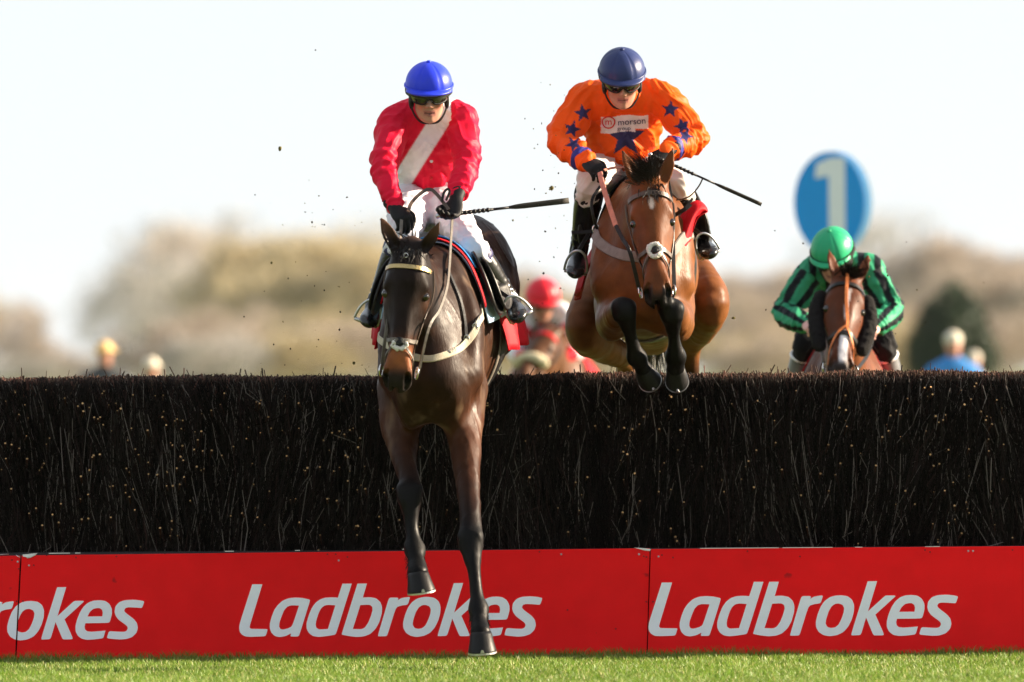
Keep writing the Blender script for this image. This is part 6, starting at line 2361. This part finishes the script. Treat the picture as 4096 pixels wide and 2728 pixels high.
def silks4(V, N):
    c = np.tile(np.array((.78, .76, .80)), (len(V), 1))
    t0 = np.asarray(JD4['torso'][2])
    m = (np.abs(V[:, 0] - t0[0] + .02) < .055) & (np.abs(V[:, 2] - t0[2] + .06) < .075)
    for i in (0, 1):
        d, t = line_param(V, [JD4['shoulder'][i], JD4['elbow'][i], JD4['wrist'][i]])
        m |= (d < .11) & (((t > .30) & (t < .55)) | ((t > .85) & (t < 1.15)) | (t > 1.6))
    return mixc(c, (.62, .012, .03), m.astype(float))


JD4 = dict(head=HJ4, cap=M['capred'], breeches=M['breeches'], silks=silks4, seed=14, vox=.012, goggles=True,
           shoulder=[W(2105, 1272, Y4 + .45), W(2262, 1262, Y4 + .45)], elbow=[W(2050, 1400, Y4 + .35), W(2318, 1390, Y4 + .35)], wrist=[W(2110, 1440, Y4 + .10), W(2262, 1430, Y4 + .10)],
           hip=[W(2150, 1400, Y4 + .95), W(2240, 1400, Y4 + .95)], knee=[W(2085, 1470, Y4 + .60), W(2300, 1470, Y4 + .60)], ankle=[W(2050, 1690, Y4 + .80), W(2330, 1690, Y4 + .80)], toe=[W(2045, 1730, Y4 + .60), W(2340, 1730, Y4 + .60)],
           pelvis=W(2195, 1385, Y4 + 1.05),
           torso=[(*W(2182, 1246, Y4 + .48), .085, .08), (*W(2185, 1265, Y4 + .55), .165, .10), (*W(2190, 1300, Y4 + .68), .175, .13), (*W(2192, 1345, Y4 + .84), .165, .13), (*W(2195, 1375, Y4 + .98), .155, .12)])
build_jockey(j4, JD4)
sa4 = empty('saddle', tuple(T4[3, :3] + np.array((0, 0, .4))), 'saddle with red cloth on the blurred brown horse', 'saddle')
cloth_sheet('saddlecloth', T4, B4, T4[2, 1], T4[2, 1] + .62, -1.5, 1.5, .012, M['redcloth'], sa4, .04, .04, .02, 3, 14, 20)
cloth_sheet('seat', T4, B4, T4[2, 1] + .05, T4[2, 1] + .5, -.5, .5, .05, M['leather'], sa4, 0, 0, 0., 2, 10, 10)


# ------------------------------------------------------------------ onlookers far behind
def onlooker(u, v_head, dist, jacket, hat, label, hatshape=True, legs=(.03, .03, .04)):
    """standing person seen out of focus; v_head is the top of the head"""
    y = dist - CAM_D
    top = W(u, v_head, y)
    s_ = top[2] / 1.78
    o = empty('person', (top[0], y, 0), label, 'person')
    q = lambda a, b, c, *r: (top[0] + a * s_, y + b * s_, c * s_, *[k * s_ for k in r])
    H = Frame(q(0, -.02, 1.64), (.2, -1, 0), (0, 0, 1), s_)
    f = Field(np.array(q(-.45, -.4, -.05)), np.array(q(.45, .35, 1.95)), .018)
    face_field(f, H)
    f.chain([q(0, 0, 1.56, .055, .055), q(0, 0, 1.46, .06, .06), q(0, 0, 1.38, .17, .10), q(0, 0, 1.15, .16, .11), q(0, 0, .95, .15, .11)], k=.03)
    for k in (-1, 1):
        f.chain([q(k * .18, 0, 1.38, .055), q(k * .25, .02, 1.12, .045), q(k * .20, -.15, .95, .035), q(k * .12, -.22, .98, .035)], k=.03, n=2)
        f.chain([q(k * .09, 0, .92, .09), q(k * .10, 0, .5, .06), q(k * .10, .02, .10, .045), q(k * .11, -.16, .05, .035)], k=.03, n=2)
    V, Fq = f.mesh(1)
    mesh_np('body', V, Fq, M['skin'], o, skin_colour(V, None, H))
    f = Field(np.array(q(-.45, -.4, .6)), np.array(q(.45, .35, 1.6)), .018)
    f.chain([q(0, 0, 1.46, .085, .085), q(0, 0, 1.38, .20, .125), q(0, 0, 1.15, .20, .14), q(0, 0, .82, .21, .15)], k=0)
    for k in (-1, 1):
        f.chain([q(k * .18, 0, 1.38, .08), q(k * .27, .02, 1.12, .07), q(k * .20, -.15, .97, .055)], k=.04, n=2)
    V, Fq, _n = cloth_mesh(f, .008, 3, 7., 1)
    mesh_np('coat', V, Fq, mat('onlooker_coat', jacket, .7, .2), o)
    f = Field(np.array(q(-.3, -.3, -.05)), np.array(q(.3, .3, 1.05)), .018)
    for k in (-1, 1):
        f.chain([q(k * .09, 0, .95, .12), q(k * .10, 0, .5, .085), q(k * .10, .02, .08, .075)], k=.03, n=2)
    V, Fq = f.mesh(1)
    mesh_np('trousers', V, Fq, mat('onlooker_trousers', legs, .8, .2), o)
    f = Field(H.p(-.2, -.2, -.05), H.p(.2, .2, .25), .015) if False else Field(H.o - .25, H.o + .3, .015)
    f.ell(H.p(0, -.01, .055), np.array((.090, .110, .085)) * s_, 0)
    if hatshape:
        f.ell(H.p(0, .02, .035), np.array((.13, .16, .018)) * s_, .02)
    V, Fq = f.mesh(1)
    mesh_np('hat', V, Fq, mat('onlooker_hat', hat, .8, .2), o)
    return o


onlooker(3812, 1322, 105, (.045, .22, .55), (.60, .56, .46), 'blurred onlooker in light blue coat and pale hat on the right', False)
onlooker(3895, 1402, 118, (.40, .36, .30), (.55, .50, .42), 'shorter blurred onlooker in pale coat beside the person in blue', False)
onlooker(418, 1362, 108, (.06, .065, .07), (.70, .46, .20), 'blurred onlooker in tan hat and dark coat at the far left', True)
onlooker(606, 1428, 112, (.66, .60, .46), (.66, .60, .48), 'blurred onlooker in cream coat behind the fence on the left', True)

# ------------------------------------------------------------------ turf thrown up by the hooves
M['mud'] = mat('mud_clod', (.030, .022, .015), .9, .1, vary=.4, vscale=60)
M['turfclod'] = mat('turf_clod', (.11, .095, .035), .9, .1, vary=.5, vscale=60)
rg = np.random.default_rng(99)


def clod(u, v, y, r, m, label, group=None):
    p = W(u, v, y)
    sd_ = rg.uniform(0, 99)
    V, Fc = [], []
    for i in range(6):
        th = PI * i / 5
        for k in range(7):
            ph = 2 * PI * k / 7
            d = np.array((math.sin(th) * math.cos(ph), math.sin(th) * math.sin(ph), math.cos(th)))
            V.append(d)
    V = np.array(V)
    V = p + V * (r * (1 + .5 * fbm(V * 1.6 + sd_, 7, 2)))[:, None] * rg.uniform(.55, 1.3, 3)
    for i in range(5):
        for k in range(7):
            Fc.append((i * 7 + k, (i + 1) * 7 + k, (i + 1) * 7 + (k + 1) % 7, i * 7 + (k + 1) % 7))
    return tag(mesh_np('turf_clod', V, Fc, m, None), label, 'clod', group)


clod(1120, 595, -1.2, .0085, M['turfclod'], 'larger turf clod flying alone in the sky left of the red jockey')
clod(2206, 752, 1.5, .012, M['turfclod'], 'largest turf clod, flying between the two leading jockeys')
clod(1262, 200, -.4, .004, M['mud'], 'dark speck of mud high in the sky left of the blue cap')
clod(1415, 1452, -1.0, .009, M['turfclod'], 'brown turf clod just above the fence left of the leading horse')
clod(2933, 1272, 1.0, .011, M['turfclod'], 'turf clod flying right of the bay horse haunches')
lb = 'small dark fleck of mud thrown up near the horses'
for k in range(120):
    if k < 52:
        u, v = rg.normal(1260, 140), rg.uniform(700, 1480)
    elif k < 100:
        u, v = rg.normal(2195, 60), rg.uniform(320, 1330)
    else:
        u, v = rg.uniform(2900, 4000), rg.uniform(900, 1400)
    clod(u, v, rg.uniform(-1., 2.2), rg.uniform(.0016, .0050), M['mud'] if rg.uniform() < .7 else M['turfclod'], lb, 'flying flecks of mud')


# ------------------------------------------------------------------ winter haze
bm = bmesh.new()
x0, x1, y0, y1, z0, z1 = -3600, 3600, -100, 4100, -1., 24.
bmesh.ops.create_cube(bm, size=1, matrix=Matrix.Translation(((x0 + x1) / 2, (y0 + y1) / 2, (z0 + z1) / 2)) @ Matrix.Diagonal((x1 - x0, y1 - y0, z1 - z0, 1)))
hm = bpy.data.materials.new('winter_haze')
hm.use_nodes = True
N = hm.node_tree.nodes
N.remove(N['Principled BSDF'])
pv = N.new('ShaderNodeVolumePrincipled')
pv.inputs['Color'].default_value = (.93, .94, .97, 1)
pv.inputs['Density'].default_value = .000025
pv.inputs['Anisotropy'].default_value = .2
hm.node_tree.links.new(pv.outputs[0], N['Material Output'].inputs['Volume'])
tag(bm_obj('haze', bm, hm), 'thin pale winter haze over the whole course', kind='stuff')
